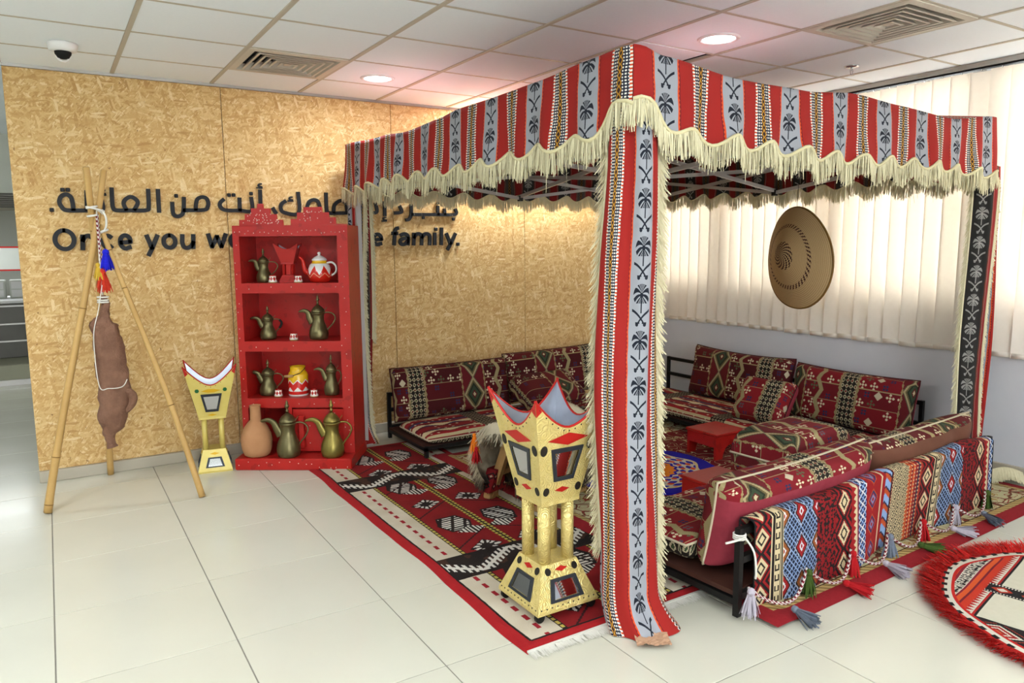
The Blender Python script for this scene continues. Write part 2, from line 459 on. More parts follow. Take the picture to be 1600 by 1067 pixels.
m_maj = [material('majlis_weave', majlis(ou, ov, base=b, base2=b2), 0.9, bump=lambda: noise(450, 1, comb(*uvs())), bstr=0.08)
         for ou, ov, b, b2 in ((0.0, 0.0, '#4e0a10', '#2a0709'), (0.30, 0.04, '#520b11', '#30080c'), (0.62, 0.08, '#74101a', '#4e0b14'), (0.83, 0.02, '#7e1019', '#5e0d16'))]  # first two bases darkened: shade inside the tent painted into the fabric
def stripes_seat():
    u0, v0 = uvs(); u = pix(u0, 0.006); v = pix(v0, 0.006)
    r = wn(flr(v/0.028), 2.0); base = ramp(r, (0.0, '#7a1019'), (0.35, '#8a141c'), (0.5, '#5a0d14'), (0.68, '#2c3050'), (0.78, '#b5a47e'), (0.9, '#7a1019'))
    base.s.node.color_ramp.interpolation = 'CONSTANT'
    dd = ab(fr(u/0.06)-0.5)+ab(fr(v/0.056)-0.5)
    dots = lt(dd, 0.22)*gt(wn(flr(u/0.06), flr(v/0.056)), 0.45)
    fl = lt(ab(fr(v/0.168)-0.5)*0.168-tri(u/0.22)*0.03, 0.004)*gt(r, 0.5)
    c = paint(base, (dots, '#bcae90'), (fl, '#c3b48e'))
    x = fr(u/0.8)*0.8-0.55
    lat = ab(fr(x/0.03)-0.5)+ab(fr(v/0.036)-0.5)
    return mix(lt(ab(x), 0.075), c, mix(band(lat, 0.22, 0.40), '#24140f', '#a8997c'))
m_seat = material('majlis_seat_weave', stripes_seat, 0.9)
def lattice_cover():
    u0, v0 = uvs(); u = pix(u0, 0.004); v = pix(v0, 0.004)
    dd = ab(fr(u/0.042)-0.5)+ab(fr(v/0.05)-0.5)
    return paint('#1d140f', (band(dd, 0.22, 0.42), '#aea384'), (lt(dd, 0.14), '#33482a'))
m_lattice = material('lattice_weave', lattice_cover, 0.9)

# --- long striped runner (u along its length)
def runner_color():
    u0, v0 = uvs(); u = pix(u0, 0.004); v = pix(v0, 0.004)
    P = fr(u/1.38)*1.38
    W = [0.13, 0.08, 0.24, 0.15, 0.12, 0.06, 0.07, 0.12, 0.12, 0.15, 0.14]
    st = [0]
    for w in W: st.append(st[-1]+w)
    cen = lambda k: P-(st[k]+st[k+1])/2
    inn = lambda k: band(P, st[k], st[k+1])
    RED, BLK, CRM, NAV, LBL, ORG, WHT = '#8a1014', '#17100f', '#c5b48e', '#1b2c58', '#7f9cc8', '#a8451c', '#c8c6c8'
    def diamonds(k, hw, ph):
        x = ab(cen(k)); y = ab(fr(v/ph)-0.5)*ph
        e = x/hw+y/(ph*0.5)
        return paint(RED, (band(e, 0.95, 1.25), BLK), (lt(e, 0.78), CRM), (lt(e, 0.50), BLK), (lt(e, 0.30), CRM), (band(e, 1.5, 1.8), BLK))
    a = diamonds(0, 0.062, 0.125)
    x = cen(1); bcol = paint(CRM, (lt(ab(ab(x)-0.030), 0.003), BLK), (lt(ab(ab(x)-0.021), 0.003), BLK), (lt(ab(x), 0.013)*gt(fr(v/0.045), 0.4), BLK), (lt(ab(x), 0.005)*gt(fr(v/0.045), 0.55), CRM))
    x = cen(2); lx = fr(x/0.12+0.5)-0.5; ly = fr(v/0.15)-0.5; e = ab(lx)+ab(ly)
    k2 = mix(gt(wn(flr(x/0.12+0.5), flr(v/0.15)), 0.55), '#8a1416', '#8a4a1e')
    net = mx(gt(fr((x+v)/0.026), 0.76), gt(fr((x-v)/0.026), 0.76))
    ccol = paint(k2, (gt(e, 0.40), mix(net, '#10162c', '#7c92b8')), (band(e, 0.37, 0.42), '#9fa6b8'), (band(e, 0.30, 0.37), '#120e10'), (lt(e, 0.14), WHT), (lt(e, 0.07), RED))
    x = cen(3); dn = gt(noise(55, 1, comb(ab(x), v*1.0)), 0.52)
    dcol = mix(dn, '#7d0c12', BLK)
    e4 = diamonds(4, 0.055, 0.14)
    x = cen(5); fcol = paint(CRM, (lt(x, tri(v/0.03)*0.02-0.012), RED), (gt(x, 0.018), '#7a2a3c'))
    x = cen(6); gcol = mix(lt(ab(ab(x)-tri(v/0.055)*0.034), 0.006), NAV, WHT)
    gcol = mix(lt(ab(ab(x)-tri(v/0.055+0.5)*0.034), 0.004), gcol, LBL)
    x = cen(7); e = ab(x)/0.055+ab(fr(v/0.12)-0.5)*2.0
    hcol = paint(RED, (band(e, 0.55, 0.75), NAV), (band(e, 0.75, 0.9), ORG), (lt(e, 0.4), '#6a7aa0'), (lt(e, 0.2), RED))
    x = cen(8); zz = fr((v+ab(x)*0.8)/0.075)
    icol = paint(RED, (lt(ab(x+0.045), 0.006), CRM), (gt(x, -0.01), mix(gt(zz, 0.5), ORG, LBL)), (gt(x, -0.01)*band(zz, 0.35, 0.5), '#2a2440'), (gt(x, 0.045), BLK))
    x = cen(9); e = ab(fr(x/0.075)-0.5)*0.075+ab(fr(v/0.10)-0.5)*0.10*0.75
    jcol = mix(gt(fr(e/0.0135), 0.5), BLK, CRM)
    x = cen(10); kcol = ramp(fr(x/0.14+0.5), (0.0, '#a8451c'), (0.2, '#7a1014'), (0.35, '#c0562a'), (0.5, '#7a1014'), (0.7, '#27203a'), (0.85, '#98301a'))
    kcol.s.node.color_ramp.interpolation = 'CONSTANT'
    kcol = mix(gt(fr(v/0.02), 0.6)*gt(fr(x/0.028), 0.5), kcol, '#b9a078')
    c = a
    for k, cc in ((1, bcol), (2, ccol), (3, dcol), (4, e4), (5, fcol), (6, gcol), (7, hcol), (8, icol), (9, jcol), (10, kcol)): c = mix(inn(k), c, cc)
    return c
m_runner = material('tribal_runner_weave', runner_color, 0.95, bump=lambda: noise(350, 1, comb(*uvs())), bstr=0.2)

# --- big red rug (u -0.5 .. 0.5 across, v 0 .. 3 along)
def redrug_color():
    u0, v0 = uvs(); u = pix(u0+noise(30, 1, comb(u0, v0))*0.004, 0.005); v = pix(v0+noise(30, 1, comb(v0, u0))*0.004, 0.005)
    a = ab(u); nn = noise(9, 3, comb(u0, v0, 2.0))
    RED = mix(nn, '#6a0a0e', '#8a0f13'); CRM = mix(noise(5, 2, comb(u0, v0)), '#a89880', '#d2cab8'); BLK = mix(nn, '#15100f', '#221612'); WHT = '#cfcac0'
    q = fr((v-0.66)/1.41)*1.41                      # black cross bands sit at q < 0.24
    crossb = lt(q, 0.24)
    field = RED
    # motifs in the two fields
    fx = a-0.14
    my = fr((v-0.05)/0.352)
    odd = gt(fr((v-0.05)/0.704), 0.5)
    yy = (my-0.5)*0.352
    e = ab(fx+yy*0.25)/0.095+ab(yy)/0.085
    tick = gt(sn(at2(fx+yy*0.25, yy)*11.0), -0.1)
    dm = paint(field, (lt(e, 1.0), BLK), (band(e, 0.50, 0.92)*tick, WHT), (lt(e, 0.45), BLK))
    comb_ = gt(fr(v/0.026), 0.45)*gt(fr((fx+yy*0.5)/0.075), 0.25)
    hexa = mx(ab(fx)+ab(yy)*0.35, ab(yy)*0.9)
    dm2 = paint(field, (lt(hexa, 0.098), BLK), (lt(hexa, 0.085)*comb_, WHT))
    tr = lt(ab(yy+0.12)+ab(fx+0.05)*0.6, 0.055)
    dm2 = paint(dm2, (tr, BLK), (tr*gt(fr(u/0.022), 0.5), WHT))
    field = mix(odd, dm, dm2)
    inner = lt(a, 0.282)
    diag = lt(ab(fr((v+a*0.75)/0.47)-0.5), 0.012)
    c = paint(CRM, (inner, field), (inner*diag, '#2b0a0c'))
    dash = lt(ab(a-0.365), 0.011)*gt(fr(v/0.082), 0.45)
    c = paint(c, (dash, '#8c1420'), (lt(ab(a-0.282), 0.011), BLK), (lt(ab(a-0.282), 0.008)*gt(fr(v/0.032), 0.3), '#b3a14a'))
    cl = lt(ab(a-0.011), 0.008)
    c = paint(c, (lt(a, 0.021), BLK), (cl*gt(fr(v/0.032), 0.3), '#b3a14a'))
    # cross band: black and brown with white fishbone
    zig = 0.035+tri(u/0.46+0.12)*0.17
    fb = q-zig
    bone = lt(ab(fb), 0.012); ticks = lt(ab(fb), 0.046)*lt(fr(u/0.030), 0.42)
    cb = paint(BLK, (gt(noise(8, 2, comb(u0, v0, 5.0)), 0.56), '#3c2418'), (anyof(bone, ticks)*band(q, 0.03, 0.21), WHT))
    c = mix(crossb*lt(a, 0.445), c, cb)
    edge = anyof(gt(a, 0.445), lt(v, 0.06), gt(v, 2.95))
    c = paint(c, (edge, mix(nn, '#8a0f14', '#a3161a')), (anyof(lt(ab(a-0.447), 0.005)*gt(v, 0.06), lt(ab(v-0.062), 0.005)*lt(a, 0.447)), BLK))
    return c
m_redrug = material('red_geometric_rug_pile', redrug_color, 0.95, bump=lambda: noise(260, 2), bstr=0.25)

# --- cream floral rug
def floral_color():
    u0, v0 = uvs()
    w = noise(7, 2, comb(u0, v0))*0.10
    a = comb(u0+w, v0-w)
    vd = voro(7.5, a, 'DISTANCE_TO_EDGE'); f1 = voro(7.5, a)
    th = noise(15, 2, a)
    petals = lt(f1, 0.33)*gt(sn(f1*60.0)*0.5+sn(th*40.0), -0.1)
    lines = lt(vd, 0.045)
    scr = lt(ab(sn(noise(6, 1, a)*30.0)), 0.16)
    bb = mn(mn(u0, 2.70-u0), mn(v0, 2.90-v0))
    nn = noise(60, 2, comb(u0, v0))
    CRM = mix(nn, '#aea67e', '#c6be98'); RED = mix(nn, '#640a11', '#780f17')
    out = paint(CRM, (petals, '#a88a4a'), (lines, '#6b3a26'), (scr, '#8b2c24'), (lt(f1, 0.10), '#7c5a48'))
    mid = paint(RED, (petals, '#b0a277'), (scr, '#c0b48c'), (lt(f1, 0.10), '#2f3a20'))
    beads = paint('#7a6236', (gt(tri((u0+v0)/0.045), 0.35), '#b59a62'))
    return paint(mid, (lt(bb, 0.52), '#7a1a1c'), (lt(bb, 0.50), out), (lt(bb, 0.125), beads), (lt(bb, 0.085), mix(nn, '#7c0f17', '#8f1620')), (lt(ab(bb-0.127), 0.003), '#3a2a18'))
m_floral = material('floral_rug_pile', floral_color, 0.95, bump=lambda: noise(300, 1), bstr=0.15)

# --- round rugs
def bluerug_color():
    u, v = uvs(); r = hyp(u, v); t = at2(v, u)
    wav = r+sn(t*8.0)*0.018
    k = gt(sn(t*22.0)+sn(r*120.0), 0.2)
    inner = mix(gt(voro(16, comb(u, v)), 0.36), '#d7761a', '#24209a')
    ring = paint('#c9c0b0', (k, '#24209a'), (gt(sn(t*22.0+2.0)+sn(r*95.0), 0.9), '#cf4a1a'))
    return paint('#1a12a0', (lt(wav, 0.405), '#cdbd8e'), (lt(wav, 0.388), ring), (lt(r+tri(t*3.2)*0.02, 0.255), '#1c159a'), (lt(r+tri(t*3.2)*0.02, 0.235), '#dd7d18'), (lt(r, 0.20)*lt(voro(11, comb(u, v)), 0.30), '#5a2a6a'), (lt(r, 0.20)*lt(voro(11, comb(u, v)), 0.16), '#c8401a'))
m_bluerug = material('blue_orange_rug_pile', bluerug_color, 0.95, bump=lambda: noise(300, 1), bstr=0.2)
def roundrug_color():
    u0, v0 = uvs(); u = pix(u0, 0.003); v = pix(v0, 0.003)
    r = hyp(u0, v0); b = ab(v); a = ab(u)
    CRM = mix(noise(40, 2, comb(u0, v0)), '#c2bda8', '#cbc7b4'); RED = '#9e1612'; BLK = '#131114'; WHT = '#c9c3b4'; ORG = '#c04a1c'
    # bands beyond the white middle
    t = b-0.40
    spk = gt(noise(60, 1, comb(tri(u/0.10)*0.10, pix(v, 0.008)*1.0)), 0.5)
    bcol = ramp(t/0.24+0.0, (0.0, BLK), (0.03, '#9e1612'), (0.18, '#b83018'), (0.30, '#6e1420'), (0.33, '#c85020'), (0.42, '#7a1828'), (0.46, '#c9c3b4'), (0.66, '#7a1828'), (0.70, '#c85020'), (0.80, '#8a1a18'), (0.86, '#9e1612'))
    bcol.s.node.color_ramp.interpolation = 'CONSTANT'
    bcol = mix(band(t, 0.112, 0.156)*spk, bcol, BLK)
    bcol = mix(band(t, 0.018, 0.045)*lt(t-0.018, tri(u/0.026)*0.026), bcol, WHT)
    # kilim diamonds at the two ends
    s = a-0.40; e = ab(s-0.085)/0.085+ab(fr(v/0.26+0.3)-0.5)*2.0
    kcol = ramp(e, (0.0, '#b8562e'), (0.18, '#8a1414'), (0.34, '#c9c3b4'), (0.44, '#8a1414'), (0.62, '#c9c3b4'), (0.74, '#151114'), (0.95, '#a83a1c'), (1.05, '#9e1612'), (1.5, '#1a1114'))
    kcol.s.node.color_ramp.interpolation = 'CONSTANT'
    kcol = mix(lt(s, 0.012), kcol, BLK)
    c = mix(gt(b, 0.40), CRM, bcol)
    c = mix(gt(a, 0.40)*lt(b, 0.42), c, kcol)
    # dark woven band through the middle
    x = u+0.07; e = ab(fr(v/0.11)-0.5)*2.0+ab(x)/0.045
    vb = paint(BLK, (lt(e, 0.75), '#a3321c'), (lt(e, 0.4), WHT), (lt(ab(ab(x)-0.043), 0.005)*gt(fr(v/0.012), 0.5), WHT))
    c = mix(lt(ab(x), 0.052)*anyof(lt(b, 0.44), gt(b, 0.585)), c, vb)
    th = at2(v0, u0)
    rim = paint('#b01a14', (band(r, 0.585, 0.612), WHT), (band(r, 0.600, 0.622)*gt(sn(th*58.0), 0.2), BLK))
    return mix(gt(r, 0.572), c, rim)
m_roundrug = material('red_white_round_rug_weave', roundrug_color, 0.95, bump=lambda: noise(300, 1), bstr=0.15)

# --- enamel ware and cups
def cup_color():
    x, y, z = objc(); t = at2(y, x)/(2*PI)
    e = ab(fr(t*8.0)-0.5)*2.0+ab(z-0.028)/0.016
    return paint('#d9d4ca', (lt(e, 1.0), '#b01a14'), (lt(e, 0.35), '#7a120e'), (lt(z, 0.006), '#b5a15a'), (gt(z, 0.046), '#b01a14'))
m_cup = material('cup_glaze', cup_color, 0.25, spec=0.5)
def pot_color():
    x, y, z = objc(); t = at2(y, x)/(2*PI)
    peak = tri(t*7.0)*0.065
    return paint('#d8d6d2', (lt(z, 0.045+0.0)*1.0, '#c62a14'), (lt(z, peak+0.050), '#c02216'), (lt(ab(z-peak*0.45-0.035), 0.004), '#d88a6a'), (gt(z, 0.128), '#d8aa18'))
m_pot = material('teapot_enamel', pot_color, 0.2, spec=0.5)
def can_color():
    x, y, z = objc(); t = at2(y, x)/(2*PI)
    up = 0.118-tri(t*7.0)*0.028; low = tri(t*7.0+0.5)*0.030+0.022
    return paint('#c02019', (gt(z, up-0.008), '#d8d4cc'), (gt(z, up), '#d8aa18'), (band(z, 0.034, 0.062)*lt(z-0.034, low-0.022), '#d8d4cc'), (lt(z, 0.012), '#d8d4cc'))
m_can = material('milk_can_enamel', can_color, 0.25, spec=0.5)
m_potwhite = material('white_enamel', '#d8d6d2', 0.2, spec=0.5)
m_potred = material('red_enamel', '#c02216', 0.2, spec=0.5)
m_potyellow = material('yellow_enamel', '#d8aa18', 0.2, spec=0.5)
# --- palm-leaf tray
def tray_color():
    u, v = uvs(); r = hyp(u, v); t = at2(v, u)
    ringi = flr(r/0.011)
    n = noise(120, 2, comb(t*0.35, r*3.0))
    base = mix(n, '#b39264', '#cfb386')
    base = mix(gt(fr(r/0.011), 0.86), base, '#7d5d38')
    g1 = lt(r, 0.105)*gt(sn(t*14.0+ringi*2.1), 0.1)
    g2 = band(r, 0.215, 0.245)*gt(sn(t*46.0+ringi*1.6), 0.2)
    return paint(base, (g1, '#3f2422'), (g2, '#4a2c24'))
m_tray = material('woven_palm_leaf', tray_color, 0.85, bump=lambda: fr(hyp(*uvs())/0.011), bstr=0.3, bdist=0.004)
def rope_color():
    u, v = uvs(); return mix(gt(fr(u+v/0.026), 0.5), '#c9c2bd', '#6e1020')
m_rope = material('twisted_rope', rope_color, 0.9)
def cone_cloth():
    u, v = uvs(); e = ab(fr(u/0.05)-0.5)+ab(fr(v/0.06)-0.5)
    return paint('#7d1218', (band(e, 0.25, 0.40), '#1a1412'), (lt(e, 0.12), '#b5a888'))
m_conecloth = material('saddle_cloth', cone_cloth, 0.9)

# ------------------------------------------------------------------ the room
XW, YW = 5.12, 5.55                     # right wall, flake-board wall
fl = MB(); fl.box((0.2, 4.4, -0.053), (10.8, 20.0, 0.1))
floor = struct(fl.build('floor', m_grout))
t0 = MB(); t0.box((0, 0, -0.004), (0.5952, 0.5952, 0.008), bevel=0.0012)
tile_me = t0.build('floor_tile', m_tile, floor)
first = True
for i in range(-4, 9):
    for j in range(-8, 9):
        x = -0.084+0.6*i+0.3; y = 5.253-0.6*j-0.3
        if x-0.3 > XW: continue
        if y > 5.6 and x > 0.5: continue
        if first: tile_me.location = (x, y, 0); first = False
        else: link_mesh('floor_tile', tile_me.data, floor, (x, y, 0))
fe = MB()
fe.box((-3.842, 4.4, -0.004), (2.7, 19.0, 0.008)); fe.box((1.4, -3.1, -0.004), (7.7, 5.8, 0.008)); fe.box((-0.9, 12.0, -0.004), (3.18, 3.78, 0.008))
fe.build('floor_tile', m_tile, floor)

# ceiling: tee bars carrying 60 x 60 tiles
DIFF = [(2, 2), (6, -2)]                # grid cells that hold an air diffuser
ce = MB()
ce.box((0.2, 2.0, CEIL+0.24), (10.8, 14.0, 0.1)); ceiling = struct(ce.build('ceiling', m_dark))
ex = MB()
ex.box((-3.9, 2.0, CEIL+0.02), (3.6, 14.0, 0.03)); ex.box((1.6, -2.45, CEIL+0.02), (7.4, 5.0, 0.03)); ex.box((1.5, 7.4, CEIL+0.02), (7.2, 3.5, 0.03))
ex.build('ceiling_tile', m_ceiltile, ceiling)
tm = MB(); tm.box((0, 0, 0.008), (0.578, 0.578, 0.016), bevel=0.003)
ct = None
for i in range(-3, 9):
    for j in range(-5, 4):
        if (i, j) in DIFF: continue
        x0 = -0.1555+0.6*i; y0 = 3.236+0.6*j
        loc = (x0+0.3, y0+0.3, CEIL)
        if (i, j) == (5, 0):                 # the tile that has slipped out of its place and leaves a dark gap
            o = link_mesh('ceiling_tile', ct.data, ceiling, (x0+0.262, y0+0.268, CEIL-0.004)); o.scale = (0.93, 0.94, 1); o.rotation_euler = (0.0, 0.0, 0.012); continue
        if ct is None: ct = tm.build('ceiling_tile', m_ceiltile, ceiling, loc=loc)
        elif j == 3:
            o = link_mesh('ceiling_tile', ct.data, ceiling, (x0+0.3, y0+0.26, CEIL)); o.scale = (1, 0.86, 1)
        elif i == 8:
            o = link_mesh('ceiling_tile', ct.data, ceiling, (x0+0.23, y0+0.3, CEIL)); o.scale = (0.74, 1, 1)
        else: link_mesh('ceiling_tile', ct.data, ceiling, loc)
for i in range(-3, 10):
    x = -0.1555+0.6*i
    if x > XW: break
    b = MB(); b.box((0, 0, 0), (0.024, 5.3, 0.012)); b.build('tee_bar', m_teebar, ceiling, loc=(x, 2.87, CEIL+0.001))
for j in range(-5, 5):
    y = 3.236+0.6*j
    if y > YW: continue
    b = MB(); b.box((0, 0, 0), (7.0, 0.018, 0.008)); b.build('tee_bar', m_teebar, ceiling, loc=(1.55, y, CEIL+0.003))

# flake-board wall in 1.24 m panels
wb_ = MB(); wb_.box((2.49, YW+0.06, CEIL/2), (5.26, 0.08, CEIL)); wall_back = struct(wb_.build('wall_back', m_white))
xs = [-0.145, 1.105, 2.360, 3.605, 4.855, 5.11]
for a, b in zip(xs[:-1], xs[1:]):
    p = MB(); p.box((0, 0, 0), (b-a-0.004, 0.02, 2.52), bevel=0.002)
    p.build('flake_board_panel', m_osb, wall_back, loc=((a+b)/2, YW+0.008, 0.075+1.26))
tb = MB(); tb.box((2.49, YW-0.004, 2.604), (5.27, 0.026, 0.018)); struct(tb.build('trim_1', m_alu))
bb_ = MB(); bb_.box((2.485, YW-0.014, 0.0375), (5.26, 0.03, 0.075), bevel=0.004); struct(bb_.build('baseboard_back', m_skirt))

# right wall with its row of windows behind the blinds
WIN = [(-1.0, 0.20), (0.28, 1.32), (1.40, 2.44), (2.52, 3.50), (3.60, 4.58), (4.68, 5.48)]
Z0, Z1 = 1.10, 2.595
rw = MB()
rw.box((XW+0.05, 0.3, Z0/2), (0.1, 10.6, Z0)); rw.box((XW+0.05, 0.3, (Z1+CEIL+0.2)/2), (0.1, 10.6, CEIL+0.2-Z1))
edges = [-5.0]+[v for w in WIN for v in w]+[5.6]
for k in range(0, len(edges), 2):
    a, b = edges[k], edges[k+1]; rw.box((XW+0.05, (a+b)/2, (Z0+Z1)/2), (0.1, b-a, Z1-Z0))
struct(rw.build('wall_right', m_wall))
for k, (a, b) in enumerate(WIN):
    w = struct(thing('window_%d' % (k+1), None, None, (XW+0.06, (a+b)/2, Z0)))
    hw = (b-a)/2; H = Z1-Z0
    f = MB()
    for s in (-1, 1): f.box((0, s*(hw-0.025), H/2), (0.06, 0.05, H))
    f.box((0, 0, 0.025), (0.06, 2*hw-0.1, 0.05)); f.box((0, 0, H-0.025), (0.06, 2*hw-0.1, 0.05))
    f.build('window_frame', m_alu, w)
    g = MB(); g.box((0.0, 0, H/2), (0.006, 2*hw-0.1, H-0.1)); g.build('pane', m_glass, w)
br = MB(); br.box((XW-0.012, 0.3, 0.045), (0.024, 10.4, 0.09), bevel=0.004); struct(br.build('baseboard_right', m_skirt))

# rest of the hall
o = MB(); o.box((-5.2, 4.5, 1.4), (0.1, 19.0, 2.8)); struct(o.build('wall_left', m_hallwall))
o = MB(); o.box((0.2, -4.9, 0.35), (10.6, 0.1, 0.7)); o.box((0.2, -4.9, 2.62), (10.6, 0.1, 0.36)); o.box((-3.65, -4.9, 1.57), (2.9, 0.1, 1.74)); o.box((3.65, -4.9, 1.57), (3.7, 0.1, 1.74)); struct(o.build('wall_rear', m_hallwall))
w = struct(thing('window_7', None, None, (-0.2, -4.9, 0.7))); H = 1.74          # unseen window added behind the camera for frontal fill daylight
for x in (-1.95, 0.0, 1.95): f = MB(); f.box((x, 0, H/2), (0.06, 0.06, H)); f.build('mullion', m_alu, w)
for k in range(2): g = MB(); g.box((-0.967+1.933*k, 0, H/2), (1.85, 0.006, H)); g.build('pane', m_glass, w)
o = MB(); o.box((0.0, 13.9, 1.4), (10.4, 0.1, 2.8)); struct(o.build('wall_far', m_hallwall))
o = MB(); o.box((0.75, 9.75, 1.33), (0.1, 8.3, 2.6)); struct(o.build('wall_side', m_hallwall))
o = MB(); o.box((-2.2, 9.05, 2.36), (5.9, 0.1, 0.62)); struct(o.build('wall_bulkhead', m_hallwall))
o = MB(); o.box((-2.2, 11.5, 2.085), (5.9, 4.7, 0.04)); lc = struct(o.build('ceiling_hall', m_teebar))
for k in range(8):
    o = MB(); o.box((0, 0, 0), (5.6, 0.16, 0.02)); o.build('louvre', m_conveyor, lc, loc=(-2.2, 9.4+k*0.42, 2.055))

# ceiling fittings
def downlight(x, y, label):
    t = thing('downlight', label, 'downlight', (x, y, CEIL), group='round recessed downlights')
    r = MB(); r.lathe([(0.088, -0.004), (0.093, -0.009), (0.105, -0.009), (0.115, -0.002), (0.115, 0.004)], 40, cap=False); r.build('trim_ring', m_white, t, True)
    l = MB(); l.lathe([(0.0001, -0.004), (0.089, -0.004), (0.089, 0.004)], 40); l.build('lens', m_lens, t)
downlight(*DOWNLIGHTS[0], 'lit round downlight in the ceiling beside the flake-board wall')
downlight(*DOWNLIGHTS[1], 'lit round downlight in the ceiling above the tent')
for n_, (x, y) in enumerate(MORE_LIGHTS):
    if y < 5: downlight(x, y, 'added round fill downlight in the ceiling outside the picture')
    else: downlight(x, y, 'lit round downlight hidden behind the tent, close to the flake-board wall')
def fill_panel(x, y):  # added fitting around each unseen fill lamp
    t = thing('fill_panel', 'added unseen ceiling fill panel of the surrounding hall', 'light panel', (x, y, CEIL), group='added hall fill panels')
    f = MB()
    for s in (-1, 1): f.box((0, s*0.285, -0.004), (1.2, 0.03, 0.016)); f.box((s*0.585, 0, -0.004), (0.03, 0.54, 0.016))
    f.build('frame', m_white, t); g = MB(); g.box((0, 0, -0.002), (1.14, 0.54, 0.006)); g.build('diffuser', m_lens, t)
for x, y in FILL_PANELS: fill_panel(x, y)

def diffuser(i, j, label):
    x = -0.1555+0.6*i+0.3; y = 3.236+0.6*j+0.3
    t = thing('air_diffuser', label, 'air vent', (x, y, CEIL), group='square ceiling air diffusers')
    fr_ = MB()
    def ring(o0, o1, z0, z1, mb):
        q = lambda h, z: [(-h, -h, z), (h, -h, z), (h, h, z), (-h, h, z)]
        mb.add(q(o0, z0)+q(o1, z1), [(k, (k+1) % 4, 4+(k+1) % 4, 4+k) for k in range(4)])
    ring(0.292, 0.252, -0.006, -0.008, fr_); ring(0.292, 0.292, -0.006, 0.01, fr_); ring(0.252, 0.240, -0.008, 0.03, fr_)
    fr_.build('frame', m_vent, t)
    for k in range(5):
        h = 0.222-k*0.043
        v = MB(); ring(h, h-0.026, -0.010, 0.030, v); ring(h-0.002, h-0.028, -0.008, 0.032, v); ring(h+0.004, h-0.010, -0.011, -0.011, v)
        v.build('louvre_ring', m_vent, t)
    c = MB(); c.box((0, 0, 0.0), (0.04, 0.04, 0.012)); c.build('centre_plate', m_vent, t)
    d = MB(); d.box((0, 0, 0.1), (0.59, 0.59, 0.01)); d.build('duct', m_dark, t)
diffuser(2, 2, 'square louvred air vent in the ceiling by the flake-board wall')
diffuser(6, -2, 'square louvred air vent in the ceiling by the window blinds')

t = thing('dome_camera', 'white dome security camera on the ceiling above the bamboo tripod', 'security camera', (0.162, 4.877, CEIL))
b = MB(); b.lathe([(0.075, 0.0), (0.075, -0.012), (0.068, -0.038), (0.045, -0.044)], 28); b.build('housing', m_white, t, True)
b = MB(); b.lathe([(0.042, -0.042), (0.040, -0.058), (0.028, -0.078), (0.0001, -0.084)], 24); b.build('dome', m_dark, t, True)
b = MB(); b.tube([(0.034*math.cos(a), 0, -0.05-0.044*math.sin(a)) for a in [PI*k/12 for k in range(13)]], 0.006, 6); b.build('dome_frame', m_white, t, True)
t = thing('sprinkler', 'chrome fire sprinkler head in the ceiling by the window blinds', 'sprinkler', (4.423, 2.99, CEIL))
b = MB(); b.lathe([(0.045, 0.0), (0.044, -0.008), (0.02, -0.014)], 24); b.build('escutcheon', m_chrome, t, True)
b = MB(); b.tube([(0, 0, -0.012), (0, 0, -0.03)], 0.008, 8); b.tube([(-.012, 0, -.028), (-.010, 0, -.05), (0, 0, -.055)], 0.003, 6); b.tube([(.012, 0, -.028), (.010, 0, -.05), (0, 0, -.055)], 0.003, 6); b.box((0, 0, -0.03), (0.028, 0.008, 0.006)); b.build('nozzle', m_chrome, t)
b = MB(); b.lathe([(0.0001, -0.055), (0.018, -0.056), (0.018, -0.059), (0.0001, -0.060)], 12); b.build('deflector', m_chrome, t)

# vertical blinds
t = thing('vertical_blind', 'row of cream fabric vertical blinds glowing with daylight along the right wall', 'blind', (5.045, 5.42, 0))
b = MB(); b.box((0.01, -3.1, 2.596), (0.085, 6.3, 0.030)); b.build('headrail', m_alu, t)
b = MB(); b.box((0.01, -3.1, 2.576), (0.05, 6.3, 0.010)); b.build('track_shadow_line', m_dark, t)  # dark colour paints in the shadow line under the headrail
vm = None
for k in range(49):
    y = -0.03-0.1199*k
    rz = math.radians(7+3*math.sin(k*1.7))
    if vm is None:
        v = MB()
        def vf(a, c):
            s = (a-0.5)*0.127; return Vector((0.006*math.cos(a*PI)*0+0.004*math.sin(a*PI), s, 0.785+c*1.775)), (a, c)
        v.grid(vf, 4, 6)
        v.box((0.003, 0, 0.80), (0.006, 0.118, 0.032))
        vm = v.build('vane', m_vane, t, True, loc=(0, y, 0)); vm.rotation_euler = (0, 0, rz)
    else:
        o = link_mesh('vane', vm.data, t, (0, y, 0.004*math.sin(k*2.3))); o.rotation_euler = (0, 0, rz)
    c = MB(); c.tube([(0, y, 2.56), (0, y, 2.575)], 0.004, 6); c.build('vane_hook', m_chrome, t)

# far counter glimpsed past the end of the flake-board wall
t = thing('conveyor_counter', 'dark metal baggage conveyor counter in the hall behind, at the left edge', 'counter', (-1.3, 10.6, 0))
b = MB(); b.box((0, -0.25, 0.11), (3.4, 1.2, 0.22), bevel=0.01); b.build('plinth', m_olive, t)
b = MB(); b.box((0, 0.3, 0.54), (3.4, 1.0, 0.64), bevel=0.01); b.build('body', m_conveyor, t)
for z in (0.42, 0.62, 0.83): 
    b = MB(); b.box((0, -0.215, z), (3.4, 0.02, 0.018)); b.build('rail', m_alu, t)
b = MB(); b.box((0, 0.35, 0.875), (3.4, 1.1, 0.03), bevel=0.006); b.build('worktop', m_white, t)
b = MB(); b.box((0, -0.86, 0.03), (3.4, 0.04, 0.06)); b.build('kick_strip', m_alu, t)
t = thing('notice_board', 'white board with red edges standing beyond the conveyor counter', 'sign board', (-1.3, 12.6, 1.18))
